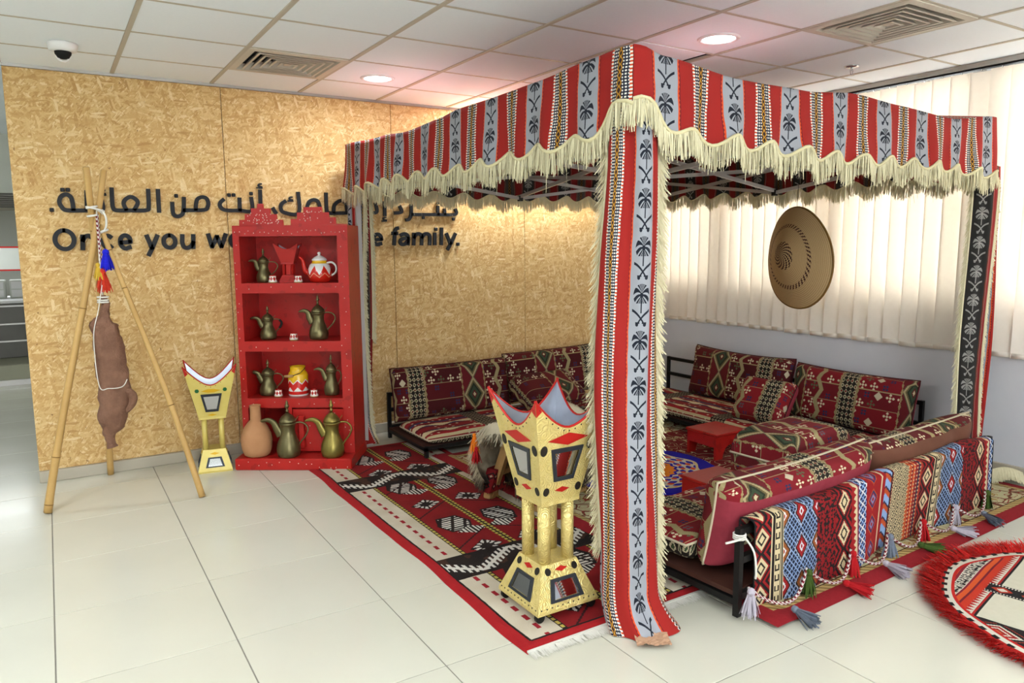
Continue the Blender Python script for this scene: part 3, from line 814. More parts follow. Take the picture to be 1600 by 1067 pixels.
b = MB(); b.box((0, 0, 0.17), (3.4, 0.05, 0.30)); b.build('board', m_hallwall, t)
for z in (0.01, 0.33): b = MB(); b.box((0, 0, z), (3.4, 0.06, 0.022)); b.build('red_edge', m_redtin, t)
b = MB(); b.box((-1.6, 0.0, -0.58), (0.06, 0.05, 1.2)); b.box((1.6, 0.0, -0.58), (0.06, 0.05, 1.2)); b.build('leg', m_alu, t)
for k in range(5):
    t = thing('storage_drawer_box', 'small white drawer box in the row on the conveyor counter' , 'drawer box', (-1.9+k*0.42, 11.05, 0.89), group='drawer boxes on the conveyor counter')
    b = MB(); b.box((0, 0, 0.11), (0.38, 0.3, 0.22), bevel=0.008); b.build('body', m_hallwall, t)
    for z in (0.06, 0.16): b = MB(); b.box((0, -0.152, z), (0.34, 0.01, 0.085)); f = b.build('drawer', m_white, t); b = MB(); b.box((0, -0.162, z), (0.05, 0.012, 0.015)); b.build('handle', m_dark, f)

# ------------------------------------------------------------------ lettering on the flake board
STROKES = [[(0.668, 1.884), (0.667, 1.813), (0.666, 1.742)], [(0.609, 1.883), (0.605, 1.774), (0.59, 1.75), (0.495, 1.747), (0.411, 1.747), (0.394, 1.765), (0.392, 1.807), (0.394, 1.885)], [(0.471, 1.751), (0.457, 1.79), (0.47, 1.818), (0.501, 1.835), (0.53, 1.821), (0.541, 1.796), (0.519, 1.753)], [(0.332, 1.805), (0.33, 1.746), (0.246, 1.743), (0.135, 1.742), (0.107, 1.762), (0.096, 1.795), (0.11, 1.829), (0.138, 1.841), (0.161, 1.824), (0.168, 1.788), (0.169, 1.746)], [(0.251, 1.862), (0.248, 1.803), (0.245, 1.747)], [(0.826, 1.836), (0.821, 1.764), (0.808, 1.725), (0.777, 1.712), (0.753, 1.731), (0.751, 1.801)], [(0.82, 1.754), (0.95, 1.758), (0.976, 1.781), (0.981, 1.811), (0.969, 1.838), (0.941, 1.845), (0.913, 1.831), (0.902, 1.799), (0.897, 1.758)], [(1.336, 1.9), (1.335, 1.829), (1.332, 1.752)], [(1.272, 1.848), (1.271, 1.758), (1.19, 1.758), (1.093, 1.759), (1.06, 1.781), (1.059, 1.808), (1.082, 1.831)], [(1.191, 1.841), (1.189, 1.76)], [(1.609, 1.893), (1.606, 1.747), (1.504, 1.748), (1.478, 1.774), (1.483, 1.809), (1.511, 1.83)], [(1.67, 1.79), (1.688, 1.83), (1.722, 1.846), (1.754, 1.834), (1.768, 1.792)], [(1.819, 1.894), (1.819, 1.777), (1.836, 1.751), (1.94, 1.752), (2.003, 1.753)], [(1.872, 1.753), (1.881, 1.81), (1.93, 1.845), (1.968, 1.826), (1.977, 1.785), (1.976, 1.755)], [(1.421, 1.777), (1.44, 1.744)], [(2.21, 1.833), (2.22, 1.767), (2.178, 1.755)], [(2.286, 1.841), (2.285, 1.74)], [(2.415, 1.81), (2.429, 1.768), (2.371, 1.758)], [(2.513, 1.823), (2.511, 1.749), (2.492, 1.712), (2.468, 1.705)], [(2.913, 1.796), (2.907, 1.755), (2.718, 1.751), (2.516, 1.749)], [(2.75, 1.816), (2.751, 1.752)], [(2.811, 1.794), (2.812, 1.753)]]
DOTS = [(0.119, 1.869), (0.148, 1.87), (0.052, 1.743), (0.779, 1.849), (1.273, 1.878), (1.122, 1.864), (1.153, 1.865), (2.617, 1.725), (2.892, 1.717), (2.751, 1.845)]
HAMZA = [(0.342, 1.856), (1.335, 1.932), (1.551, 1.845), (2.281, 1.707)]
def stroke(mb, pts, w, y0=0.0, y1=0.018, jag=True):
    """a flat letter stroke of width w standing off the wall, drawn in x/z"""
    P = [Vector((p[0], p[1])) for p in pts]
    if len(P) > 2:
        P = [Vector((q[0], q[1])) for q in smoothpath([(p[0], p[1], 0) for p in pts], 5)]
    L = []; R = []
    for i, p in enumerate(P):
        a = P[max(i-1, 0)]; b = P[min(i+1, len(P)-1)]; d = (b-a).normalized(); n = Vector((-d[1], d[0]))*w/2
        q = p
        if i == 0: q = p-d*w*0.3
        if i == len(P)-1: q = p+d*w*0.3
        L.append(q+n); R.append(q-n)
    n = len(P); vs = []
    for y in (-y1, -y0):
        vs += [(q[0], y, q[1]) for q in L]+[(q[0], y, q[1]) for q in R]
    fs = []
    for i in range(n-1):
        fs += [(n+i, n+i+1, i+1, i), (2*n+i, 2*n+i+1, 3*n+i+1, 3*n+i), (i, i+1, 2*n+i+1, 2*n+i), (n+i+1, n+i, 3*n+i, 3*n+i+1)]
    fs += [(0, 2*n, 3*n, n), (n-1, 2*n-1, 4*n-1, 3*n-1)]
    mb.add(vs, fs)
YL = YW-0.003
t = thing('wall_lettering', 'line of black Arabic letters fixed to the flake-board wall', 'lettering', (0, YL, 0))
for s in STROKES:
    b = MB(); stroke(b, s, 0.0255); b.build('letter_stroke', m_letter, t)
for (x, z) in DOTS:
    b = MB(); b.box((x, -0.009, z), (0.025, 0.018, 0.025), bevel=0.004); b.build('letter_dot', m_letter, t)
for (x, z) in HAMZA:
    b = MB(); stroke(b, [(x+0.012, z+0.016), (x-0.004, z+0.014), (x-0.008, z+0.002), (x+0.006, z-0.004), (x+0.014, z-0.004)], 0.011); stroke(b, [(x-0.018, z-0.012), (x+0.016, z-0.012)], 0.011); b.build('letter_mark', m_letter, t)
GLYPHS = [('O', 0.041, 0.173, 1.484, 1.629), ('n', 0.192, 0.279, 1.484, 1.595), ('c', 0.307, 0.387, 1.489, 1.595), ('e', 0.407, 0.496, 1.484, 1.598), ('y', 0.563, 0.655, 1.44, 1.595), ('o', 0.668, 0.768, 1.487, 1.598), ('u', 0.785, 0.882, 1.485, 1.598), ('w', 0.952, 1.095, 1.491, 1.603), ('o', 1.102, 1.208, 1.486, 1.606), ('e', 2.172, 2.265, 1.497, 1.606), ('f', 2.332, 2.402, 1.498, 1.654), ('a', 2.395, 2.493, 1.497, 1.609), ('m', 2.515, 2.685, 1.496, 1.61), ('i', 2.698, 2.743, 1.497, 1.647), ('l', 2.756, 2.8, 1.497, 1.652), ('y', 2.808, 2.916, 1.456, 1.607), ('.', 2.915, 2.947, 1.496, 1.523)]
t = thing('wall_lettering', 'line of black English letters below the Arabic line on the flake-board wall', 'lettering', (0, YL, 0))
def arc(cx, cy, rx, ry, a0, a1, n=12): return [(cx+rx*math.cos(math.radians(a0+(a1-a0)*k/n)), cy+ry*math.sin(math.radians(a0+(a1-a0)*k/n))) for k in range(n+1)]
RING = [arc(.5, .5, .5, .5, 90, 450, 20)]
FORMS = {'O': RING, 'o': RING, 'c': [arc(.54, .5, .54, .5, 48, 312)],
         'e': [[(0.04, .46), (.96, .50)], [(.97, .50)]+arc(.5, .5, .5, .5, 25, 300, 14)+[(.92, .10)]],
         'n': [[(0, 1), (0, 0)], [(0, .62), (.22, .92), (.62, 1), (.96, .76), (1, .40), (1, 0)]],
         'u': [[(1, 1), (1, 0)], [(0, 1), (0, .42), (.18, .06), (.50, 0), (.82, .14), (1, .45)]],
         'y': [[(0, 1), (.50, .34)], [(1, 1), (.52, .36), (.20, 0)]], 'w': [[(0, 1), (.22, 0)], [(.22, 0), (.50, .84)], [(.50, .84), (.76, 0)], [(.76, 0), (1, 1)]],
         'f': [[(1, 1), (.72, .97), (.48, .84), (.42, .60), (.36, 0)], [(0, .67), (.90, .67)]],
         'a': [[(.08, .88), (.45, 1), (.85, .90), (1, .62), (.98, 0)], [(.98, .58), (.50, .56), (.10, .42), (.04, .18), (.30, 0), (.66, .06), (.98, .32)]],
         'm': [[(0, 1), (0, 0)], [(0, .62), (.12, .92), (.30, 1), (.46, .84), (.49, .5), (.49, 0)], [(.49, .62), (.62, .92), (.80, 1), (.97, .84), (1, .5), (1, 0)]],
         'i': [[(.35, .70), (.25, 0)]], 'l': [[(.65, 1), (.30, 0)]], '.': []}
for ch, x0, x1, z0, z1 in GLYPHS:
    w = 0.0275; b = MB(); hw_ = w/2
    ax, bx, az, bz = x0+hw_, x1-hw_, z0+hw_, z1-hw_
    sl = 0.0 if ch in 'Ooce.il' else 0.06
    P_ = lambda p: (ax+(bx-ax)*p[0]+sl*(bz-az)*(p[1]-0.5), az+(bz-az)*p[1])
    for st_ in FORMS[ch]: stroke(b, [P_(p) for p in st_], w)
    if ch == 'i': b.box(((x0+x1)/2+0.008, -0.009, z1-0.014), (0.028, 0.018, 0.028), bevel=0.004)
    if ch == '.': b.box(((x0+x1)/2, -0.009, (z0+z1)/2), (0.029, 0.018, 0.028), bevel=0.004)
    b.build('letter', m_letter, t)

# ------------------------------------------------------------------ red shelf
SRZ = math.atan2(-0.549, 0.836); SO = (0.985, 5.114, 0)
t = thing('display_shelf', 'red painted wooden display shelf with stepped crest and open niches', 'shelf', SO, SRZ)
BY, BD, BW = 0.15, 0.325, 0.775
def part(mb, name, mat, parent, **k): return mb.build(name, mat, parent, **k)
b = MB(); b.box((BW/2, 0.237, 0.04), (BW+0.02, 0.474, 0.08), bevel=0.006); part(b, 'plinth', m_red, t)
b = MB(); b.box((0.022, BY+BD/2, 0.862), (0.044, BD, 1.564)); part(b, 'side_panel', m_red, t)
b = MB(); b.box((BW-0.036, BY+BD/2, 0.862), (0.072, BD, 1.564)); part(b, 'side_panel', m_red, t)
b = MB(); b.box((BW/2-0.014, BY+BD-0.008, 0.862), (BW-0.112, 0.016, 1.564)); part(b, 'back_panel', m_red, t)
for z0, z1 in ((0.400, 0.466), (0.792, 0.862), (1.190, 1.258), (1.572, 1.644)):
    b = MB(); b.box((BW/2-0.014, BY+BD/2-0.008, (z0+z1)/2), (BW-0.116, BD-0.016, z1-z0)); part(b, 'shelf_board', m_red, t)
crest = [(0.0, 1.638), (BW, 1.646), (BW, 1.650), (0.700, 1.652), (0.698, 1.694), (0.655, 1.694), (0.653, 1.727), (0.610, 1.727), (0.608, 1.763), (0.487, 1.762), (0.485, 1.727), (0.443, 1.727), (0.441, 1.685), (0.399, 1.685), (0.397, 1.645), (0.345, 1.644), (0.343, 1.681), (0.304, 1.681), (0.302, 1.718), (0.262, 1.718), (0.260, 1.756), (0.216, 1.756), (0.214, 1.787), (0.178, 1.787), (0.176, 1.757), (0.136, 1.757), (0.134, 1.719), (0.092, 1.719), (0.090, 1.682), (0.052, 1.682), (0.050, 1.643), (0.0, 1.641)]
def crest_part(ol, name):
    me = bpy.data.meshes.new(name); n = len(ol)
    import bmesh
    bm = bmesh.new()
    vs = [bm.verts.new((x, BY, z)) for x, z in ol]; f = bm.faces.new(vs)
    r = bmesh.ops.extrude_face_region(bm, geom=[f]); bmesh.ops.translate(bm, vec=(0, 0.022, 0), verts=[v for v in r['geom'] if isinstance(v, bmesh.types.BMVert)])
    bmesh.ops.triangulate(bm, faces=[q for q in bm.faces if len(q.verts) > 4]); bmesh.ops.recalc_face_normals(bm, faces=bm.faces)
    bm.to_mesh(me); bm.free(); me.materials.append(m_red); return link_mesh(name, me, t)
crest_part(crest, 'stepped_crest')
b = MB(); b.box((0.330, BY+0.04, 0.239), (0.035, 0.08, 0.322)); part(b, 'divider', m_red, t)
b = MB(); b.box((0.527, BY+0.012, 0.239), (0.352, 0.016, 0.30), bevel=0.003); d = part(b, 'door', m_red, t)
b = MB(); b.box((0.414, BY-0.012, 0.232), (0.040, 0.034, 0.232), bevel=0.005); part(b, 'handle', m_red, d)
st = MB(); rs = random.Random(3)
def stud(x, y, z): st.lathe([(0.0038, 0), (0.0027, -0.0024), (0.0001, -0.0034)], 6, (x, y, z), axis=Matrix.Rotation(-PI/2, 3, 'X'), cap=False)
for k in range(24): stud(0.02+k*(BW-0.04)/23+rs.uniform(-.008, .008), BY, 1.60+rs.uniform(-.012, .012))
for k in range(26): stud(0.10+0.24*rs.random(), BY, 1.655+rs.uniform(0, 0.025)); 
for cx in (0.196, 0.548):
    for k in range(22):
        z = rs.uniform(1.66, 1.745); hw = 0.135*(1-(z-1.66)/0.13); stud(cx+rs.uniform(-hw, hw), BY, z)
for k in range(16):
    stud(0.014+rs.uniform(-.006, .01), BY, 0.15+k*0.09+rs.uniform(-.02, .02)); stud(0.735+rs.uniform(-.01, .015), BY, 0.15+k*0.09+rs.uniform(-.02, .02))
for z in (0.433, 0.827, 1.224):
    for k in range(5): stud(0.1+k*0.145+rs.uniform(-.05, .05), BY, z+rs.uniform(-.02, .02))
for k in range(14): stud(0.03+k*0.055+rs.uniform(-.015, .015), 0.0, 0.04+rs.uniform(-.025, .025))
for k in range(12): stud(0.38+rs.random()*0.35, BY, 0.1+rs.random()*0.28)
tag(st.build('nail_heads', m_stud, t), kind='stuff')

def sh_loc(x, y, z):
    c, s = math.cos(SRZ), math.sin(SRZ); return (SO[0]+c*x-s*y, SO[1]+s*x+c*y, z)

# ------------------------------------------------------------------ coffee pots and the other ware
def dallah(label, X_, Y_, Z_, H, R, mat, spout=1.0, wrap=False, handle=1.0, bulge=1.0, turn=0.0, group='brass coffee pots'):
    """H total height with finial, R body radius; spout points to -x, handle to +x"""
    t = thing('coffee_pot', label, 'coffee pot', sh_loc(X_, Y_, Z_), SRZ+turn, group)
    h = H
    nk = 0.60
    prof = [(R*0.78, 0), (R*0.90, 0.012*h), (R*0.98, 0.07*h), (R, 0.14*h), (R*0.94, 0.22*h), (R*0.76, 0.31*h), (R*0.62, 0.39*h), (R*0.57, 0.45*h), (R*0.60, 0.52*h), (R*0.66, 0.565*h), (R*0.72, 0.572*h), (R*0.72, 0.59*h), (R*0.66, 0.60*h)]
    if bulge < 1: prof = [(r*(bulge+(1-bulge)*(1 if r < R*0.7 else 0.8)), z) for r, z in prof]
    b = MB(); b.lathe(prof, 28); b.build('body', mat, t, True)
    lid = [(R*0.70, 0.60*h), (R*0.70, 0.625*h), (R*0.62, 0.665*h), (R*0.46, 0.71*h), (R*0.24, 0.745*h), (R*0.12, 0.765*h)]
    b = MB(); b.lathe(lid, 24); l = b.build('lid', mat, t, True)
    fi = [(R*0.12, 0.76*h), (R*0.09, 0.79*h), (R*0.20, 0.80*h), (R*0.09, 0.815*h), (R*0.10, 0.85*h), (R*0.19, 0.87*h), (R*0.20, 0.89*h), (R*0.09, 0.92*h), (R*0.13, 0.94*h), (R*0.05, 0.97*h), (0.0001, h)]
    b = MB(); b.lathe(fi, 14); b.build('finial', mat, l, True)
    b = MB(); b.bar((R*0.62, 0, 0.62*h), (R*0.95, 0, 0.71*h), R*0.14, R*0.05); b.build('thumb_lever', mat, l)
    sp = smoothpath([(-R*0.62, 0, 0.36*h), (-R*0.92, 0, 0.47*h), (-R*1.20*spout, 0, 0.585*h), (-R*1.65*spout, 0, 0.635*h), (-R*2.1*spout, 0, 0.625*h), (-R*2.35*spout, 0, 0.605*h)], 5)
    n = len(sp); rad = [R*(0.36*(1-i/(n-1))**0.8+0.035) for i in range(n)]
    b = MB(); b.tube(sp, rad, 12, flat=0.6); b.build('spout', mat, t, True)
    hd = smoothpath([(R*0.60, 0, 0.575*h), (R*0.95, 0, 0.60*h), (R*1.45*handle, 0, 0.575*h), (R*1.72*handle, 0, 0.48*h), (R*1.50*handle, 0, 0.36*h), (R*1.10*handle, 0, 0.26*h), (R*0.93, 0, 0.20*h)], 5)
    b = MB(); b.tube(hd, R*0.075, 8); hh = b.build('handle', mat, t, True)
    if wrap:
        b = MB(); b.tube(hd[10:22], R*0.15, 8); b.build('handle_wrap', m_dark, hh, True)
    return t
dallah('small dark brass coffee pot on the top shelf, left of the red incense burner', 0.158, 0.27, 1.258, 0.237, 0.052, m_brass, spout=0.85, handle=1.1)
dallah('dark brass coffee pot with black wrapped handle on the second shelf', 0.168, 0.27, 0.862, 0.236, 0.056, m_brass, wrap=True, spout=0.95)
dallah('tall dark brass coffee pot at the right of the second shelf', 0.522, 0.27, 0.862, 0.312, 0.066, m_brass, spout=0.88, handle=1.05)
dallah('stout dark brass coffee pot at the left of the third shelf', 0.150, 0.27, 0.466, 0.256, 0.062, m_brass, spout=0.95)
dallah('slim dark brass coffee pot at the right end of the third shelf', 0.597, 0.27, 0.466, 0.292, 0.053, m_brass, spout=0.98, handle=0.78)
dallah('large dark brass coffee pot on the shelf plinth, next to the clay jar', 0.338, 0.075, 0.08, 0.395, 0.080, m_brass, spout=1.0, handle=1.0)
dallah('large golden brass coffee pot at the right end of the shelf plinth', 0.640, 0.075, 0.08, 0.400, 0.078, m_brass2, spout=1.0, handle=1.0)

cup_me = None
for lab, X_, Z_ in (('small red and white cup on the top shelf beside the coffee pot', 0.236, 1.258), ('small red and white cup on the top shelf beside the teapot', 0.412, 1.258),
                    ('small red and white cup alone in the middle of the second shelf', 0.363, 0.862), ('small red and white cup on the third shelf left of the milk can', 0.237, 0.466), ('small red and white cup on the third shelf right of the milk can', 0.487, 0.466)):
    Yc = 0.215
    if cup_me is None:
        b = MB(); b.lathe([(0.026, 0), (0.029, 0.006), (0.028, 0.02), (0.024, 0.036), (0.021, 0.050), (0.0185, 0.052), (0.0195, 0.046), (0.024, 0.012), (0.0001, 0.010)], 24)
        o = b.build('coffee_cup', m_cup, None, True, loc=sh_loc(X_, Yc, Z_)); cup_me = o.data
    else: o = link_mesh('coffee_cup', cup_me, None, sh_loc(X_, Yc, Z_))
    o.rotation_euler = (0, 0, X_*9); tag(o, lab, 'cup', 'small red and white coffee cups')

# red wooden incense burner on the top shelf
def burner(t, h0, hb0, hb1, zb, zp, zc, ht, tip, val, mats, pillars, flare_in=0.006):
    """incense burner: base frustum (half hb0 -> hb1 up to zb), pillars up to zp, cup to crown tips"""
    base, pil, cup, inside, rim = mats
    q = lambda h, z: [(-h, -h, z), (h, -h, z), (h, h, z), (-h, h, z)]
    b = MB(); b.add(q(hb0, h0)+q(hb0, h0+0.012)+q(hb1, zb), [(3, 2, 1, 0), (8, 9, 10, 11)]+[(r*4+k, r*4+(k+1) % 4, r*4+4+(k+1) % 4, r*4+4+k) for r in range(2) for k in range(4)])
    bo = b.build('base', base, t)
    for sx, sy in ((-1, -1), (1, -1), (1, 1), (-1, 1)):
        b = MB(); b.lathe([(pillars, zb-0.002), (pillars, zp+0.004)], 12 if pillars > 0.012 else 4, (sx*(hb1-pillars*1.05), sy*(hb1-pillars*1.05), 0)); b.build('pillar', pil, t, pillars > 0.012)
    hc = zc
    N = 14
    o = MB(); inn = MB(); rm = MB()
    def side(k):
        a = PI/2*k; c, s = math.cos(a), math.sin(a); return lambda x, y, z: (x*c-y*s, x*s+y*c, z)
    zt = lambda e: val+(tip-val)*abs(e)**1.9
    hw = lambda z: hc+(ht-hc)*max(0, (z-zp))/(tip-zp)
    for k in range(4):
        f = side(k)
        vs = []; M_ = 6
        for j in range(M_+1):
            for i in range(N+1):
                e = -1+2*i/N; z = zp+0.012+(zt(e)-zp-0.012)*j/M_; h = hw(z); vs.append(f(e*h, -h, z))
        fs = [(j*(N+1)+i, j*(N+1)+i+1, (j+1)*(N+1)+i+1, (j+1)*(N+1)+i) for j in range(M_) for i in range(N)]
        o.add(vs, fs)
        lo = zp+(tip-zp)*0.50
        vs = []
        for j in range(M_+1):
            for i in range(N+1):
                e = -1+2*i/N; z = lo+(zt(e)-lo)*j/M_; h = hw(z)-flare_in; vs.append(f(e*h, -h, z))
        inn.add(vs, [q_[::-1] for q_ in fs])
        pts = [f((-1+2*i/N)*hw(zt(-1+2*i/N)), -hw(zt(-1+2*i/N))+flare_in/2, zt(-1+2*i/N)+0.001) for i in range(N+1)]
        rm.tube(pts, flare_in*0.72, 6)
        e0 = hw(tip)
        rm.add([f(e0, -e0-0.0012, tip), f(e0*0.80, -hw(zt(0.80))-0.0012, zt(0.80)), f(hw(tip-0.065), -hw(tip-0.065)-0.0012, tip-0.065)], [(0, 1, 2)])
        rm.add([f(-e0, -e0-0.0012, tip), f(-hw(tip-0.065), -hw(tip-0.065)-0.0012, tip-0.065), f(-e0*0.80, -hw(zt(0.80))-0.0012, zt(0.80))], [(0, 1, 2)])
    h = hw(lo)-flare_in; inn.add(q(h, lo), [(0, 1, 2, 3)])
    b = MB(); b.add(q(hc*1.04, zp)+q(hc*1.04, zp+0.014)+q(hc, zp+0.014), [(3, 2, 1, 0)]+[(r*4+k, r*4+(k+1) % 4, r*4+4+(k+1) % 4, r*4+4+k) for r in range(2) for k in range(4)])
    b.build('collar', cup, t)
    co = o.build('cup', cup, t); inn.build('tin_bowl', inside, t); rm.build('crown_rim', rim, t)
    return side, hw, zt
t = thing('incense_burner', 'small red wooden incense burner on the top shelf', 'incense burner', sh_loc(0.325, 0.29, 1.258), SRZ+0.12)
side, hw, zt = burner(t, 0.0, 0.055, 0.038, 0.05, 0.125, 0.040, 0.082, 0.265, 0.225, (m_red, m_red, m_red, m_tin, m_red), 0.008, 0.004)
b = MB(); b.box((0, 0, 0.09), (0.03, 0.03, 0.075)); b.build('core', m_redtin, t)

t = thing('teapot', 'white, red and yellow enamel teapot on the top shelf', 'teapot', sh_loc(0.545, 0.275, 1.258), SRZ)
b = MB(); b.lathe([(0.055, 0), (0.066, 0.006), (0.080, 0.035), (0.084, 0.060), (0.080, 0.090), (0.066, 0.118), (0.050, 0.134), (0.047, 0.146), (0.050, 0.149)], 32); b.build('body', m_pot, t, True)
b = MB(); b.lathe([(0.051, 0.148), (0.050, 0.156), (0.036, 0.170), (0.014, 0.182), (0.008, 0.186), (0.010, 0.192), (0.013, 0.198), (0.008, 0.206), (0.0001, 0.208)], 24); b.build('lid', m_potwhite, t, True)
b = MB(); sp = smoothpath([(-0.072, 0, 0.060), (-0.098, 0, 0.075), (-0.108, 0, 0.11), (-0.115, 0, 0.15), (-0.138, 0, 0.172)], 5); b.tube(sp, [0.020-0.012*i/(len(sp)-1) for i in range(len(sp))], 10); b.build('spout', m_potred, t, True)
b = MB(); b.tube(smoothpath([(0.050, 0, 0.13), (0.085, 0, 0.135), (0.112, 0, 0.11), (0.112, 0, 0.07), (0.080, 0, 0.045)], 5), 0.007, 8); b.build('handle', m_potwhite, t, True)
t = thing('milk_can', 'red and yellow enamel can with wire bail handle on the third shelf', 'milk can', sh_loc(0.360, 0.275, 0.466), SRZ)
b = MB(); b.lathe([(0.066, 0), (0.068, 0.006), (0.068, 0.145), (0.060, 0.162), (0.052, 0.170), (0.052, 0.200), (0.055, 0.204), (0.050, 0.204), (0.048, 0.190), (0.0001, 0.185)], 32); b.build('body', m_can, t, True)
b = MB(); b.tube([(0.054, -0.005, 0.192), (0.035, -0.058, 0.165), (-0.02, -0.072, 0.145), (-0.06, -0.06, 0.14)], 0.0028, 6); h = b.build('bail', m_dark, t, True)
b = MB(); b.tube([(-0.012, -0.074, 0.147), (-0.075, -0.055, 0.140)], 0.010, 8); b.build('grip', m_wood, h, True)
b = MB(); b.lathe([(0.070, 0), (0.086, 0.012), (0.098, 0.05), (0.104, 0.10), (0.098, 0.15), (0.078, 0.20), (0.052, 0.235), (0.036, 0.250), (0.034, 0.30), (0.036, 0.345), (0.040, 0.350), (0.034, 0.352), (0.030, 0.345), (0.0001, 0.335)], 32)
tag(b.build('clay_jar', m_clay, None, True, loc=sh_loc(0.112, 0.095, 0.08)), 'terracotta long-necked clay jar at the left end of the shelf plinth', 'jar')

# ------------------------------------------------------------------ standing incense burners
def frame_panel(t, f, zc, w0, w1, z0, z1, y_of, name='mirror'):
    """a trapezium mirror with a dark frame lying on a sloping side"""
    def q(s): return [(-w0*s, z0+(zc-z0)*(1-s)), (w0*s, z0+(zc-z0)*(1-s)), (w1*s, z1+(zc-z1)*(1-s)), (-w1*s, z1+(zc-z1)*(1-s))]
    o = q(1.0); i = q(0.74); b = MB()
    vs = [f(x, -y_of(z)-0.006, z) for x, z in o]+[f(x, -y_of(z)-0.006, z) for x, z in i]+[f(x, -y_of(z)+0.002, z) for x, z in o]
    b.add(vs, [(k, (k+1) % 4, 4+(k+1) % 4, 4+k) for k in range(4)]+[(8+k, 8+(k+1) % 4, (k+1) % 4, k) for k in range(4)])
    fo = b.build(name+'_frame', m_mframe, t)
    b = MB(); b.add([f(x, -y_of(z)-0.003, z) for x, z in i], [(0, 1, 2, 3)]); b.build(name, m_mirror, fo)
def flat_shape(t, f, y_of, pts, mat, name, lift=0.003):
    b = MB(); b.add([f(x, -y_of(z)-lift, z) for x, z in pts]+[f(x, -y_of(z)+0.001, z) for x, z in pts], [tuple(range(len(pts)))]+[(k, len(pts)+k, len(pts)+(k+1) % len(pts), (k+1) % len(pts)) for k in range(len(pts))]); b.build(name, mat, t)
def disc(cx, cz, rx, rz, n=14): return [(cx+rx*math.cos(2*PI*k/n), cz+rz*math.sin(2*PI*k/n)) for k in range(n)]

t = thing('incense_burner', 'large gold incense burner with mirrors and red diamonds, on wheels beside the front tent post', 'incense burner', (1.685, 2.43, 0), 0.0)
hb0, hb1, zb, zp, hc, ht, tip, val = 0.150, 0.086, 0.222, 0.472, 0.090, 0.178, 0.925, 0.800
side, hw, zt = burner(t, 0.048, hb0, hb1, zb, zp, hc, ht, tip, val, (m_gold, m_gold, m_gold, m_tin, m_redtin), 0.026, 0.007)
ybase = lambda z: hb0+(hb1-hb0)*(z-0.06)/(zb-0.06)
studs = MB()
for k in range(4):
    f = side(k)
    flat_shape(t, f, hw, [(-0.098, 0.752), (0.0, 0.726), (0.098, 0.752), (0.0, 0.778)], m_redtin, 'red_diamond')
    frame_panel(t, f, 0.645, 0.047, 0.078, 0.575, 0.716, hw)
    flat_shape(t, f, hw, [(-0.035, 0.535), (0.0, 0.523), (0.035, 0.535), (0.0, 0.547)], m_redtin, 'red_diamond')
    for s in (-1, 1):
        flat_shape(t, f, hw, disc(s*0.112, 0.715, 0.016, 0.022), m_blacktin, 'black_rosette')
        flat_shape(t, f, hw, disc(s*0.078, 0.535, 0.014, 0.018), m_blacktin, 'black_rosette')
        flat_shape(t, f, ybase, disc(s*0.066, 0.197, 0.014, 0.014), m_blacktin, 'black_rosette')
    frame_panel(t, f, 0.125, 0.082, 0.062, 0.085, 0.168, ybase)
    flat_shape(t, f, ybase, [(-0.03, 0.199), (0, 0.189), (0.03, 0.199), (0, 0.209)], m_redtin, 'red_diamond')
    for i in range(11):
        e = -0.9+1.8*i/10; z = zt(e)-0.014; h = hw(z); studs.lathe([(0.004, 0), (0.0001, 0.003)], 5, f(e*h, -h, z), axis=Matrix.Rotation(PI/2*k, 3, 'Z') @ Matrix.Rotation(PI/2, 3, 'X'), cap=False)
        x = -0.13+0.26*i/10; studs.lathe([(0.004, 0), (0.0001, 0.003)], 5, f(x, -ybase(0.07)-0.001, 0.07), axis=Matrix.Rotation(PI/2*k, 3, 'Z') @ Matrix.Rotation(PI/2, 3, 'X'), cap=False)
    b = MB(); b.lathe([(0.0001, -0.008), (0.021, -0.008), (0.021, 0.008), (0.0001, 0.008)], 14, (0, 0, 0.021), axis=Matrix.Rotation(PI/2, 3, 'X')); b.bar((0, 0, 0.021), (0, 0, 0.05), 0.02)
    sx, sy = ((-1, -1), (1, -1), (1, 1), (-1, 1))[k]
    b.build('caster', m_black, t, loc=(sx*0.128, sy*0.128, 0.0125))
tag(studs.build('rivets', m_blacktin, t), kind='stuff')

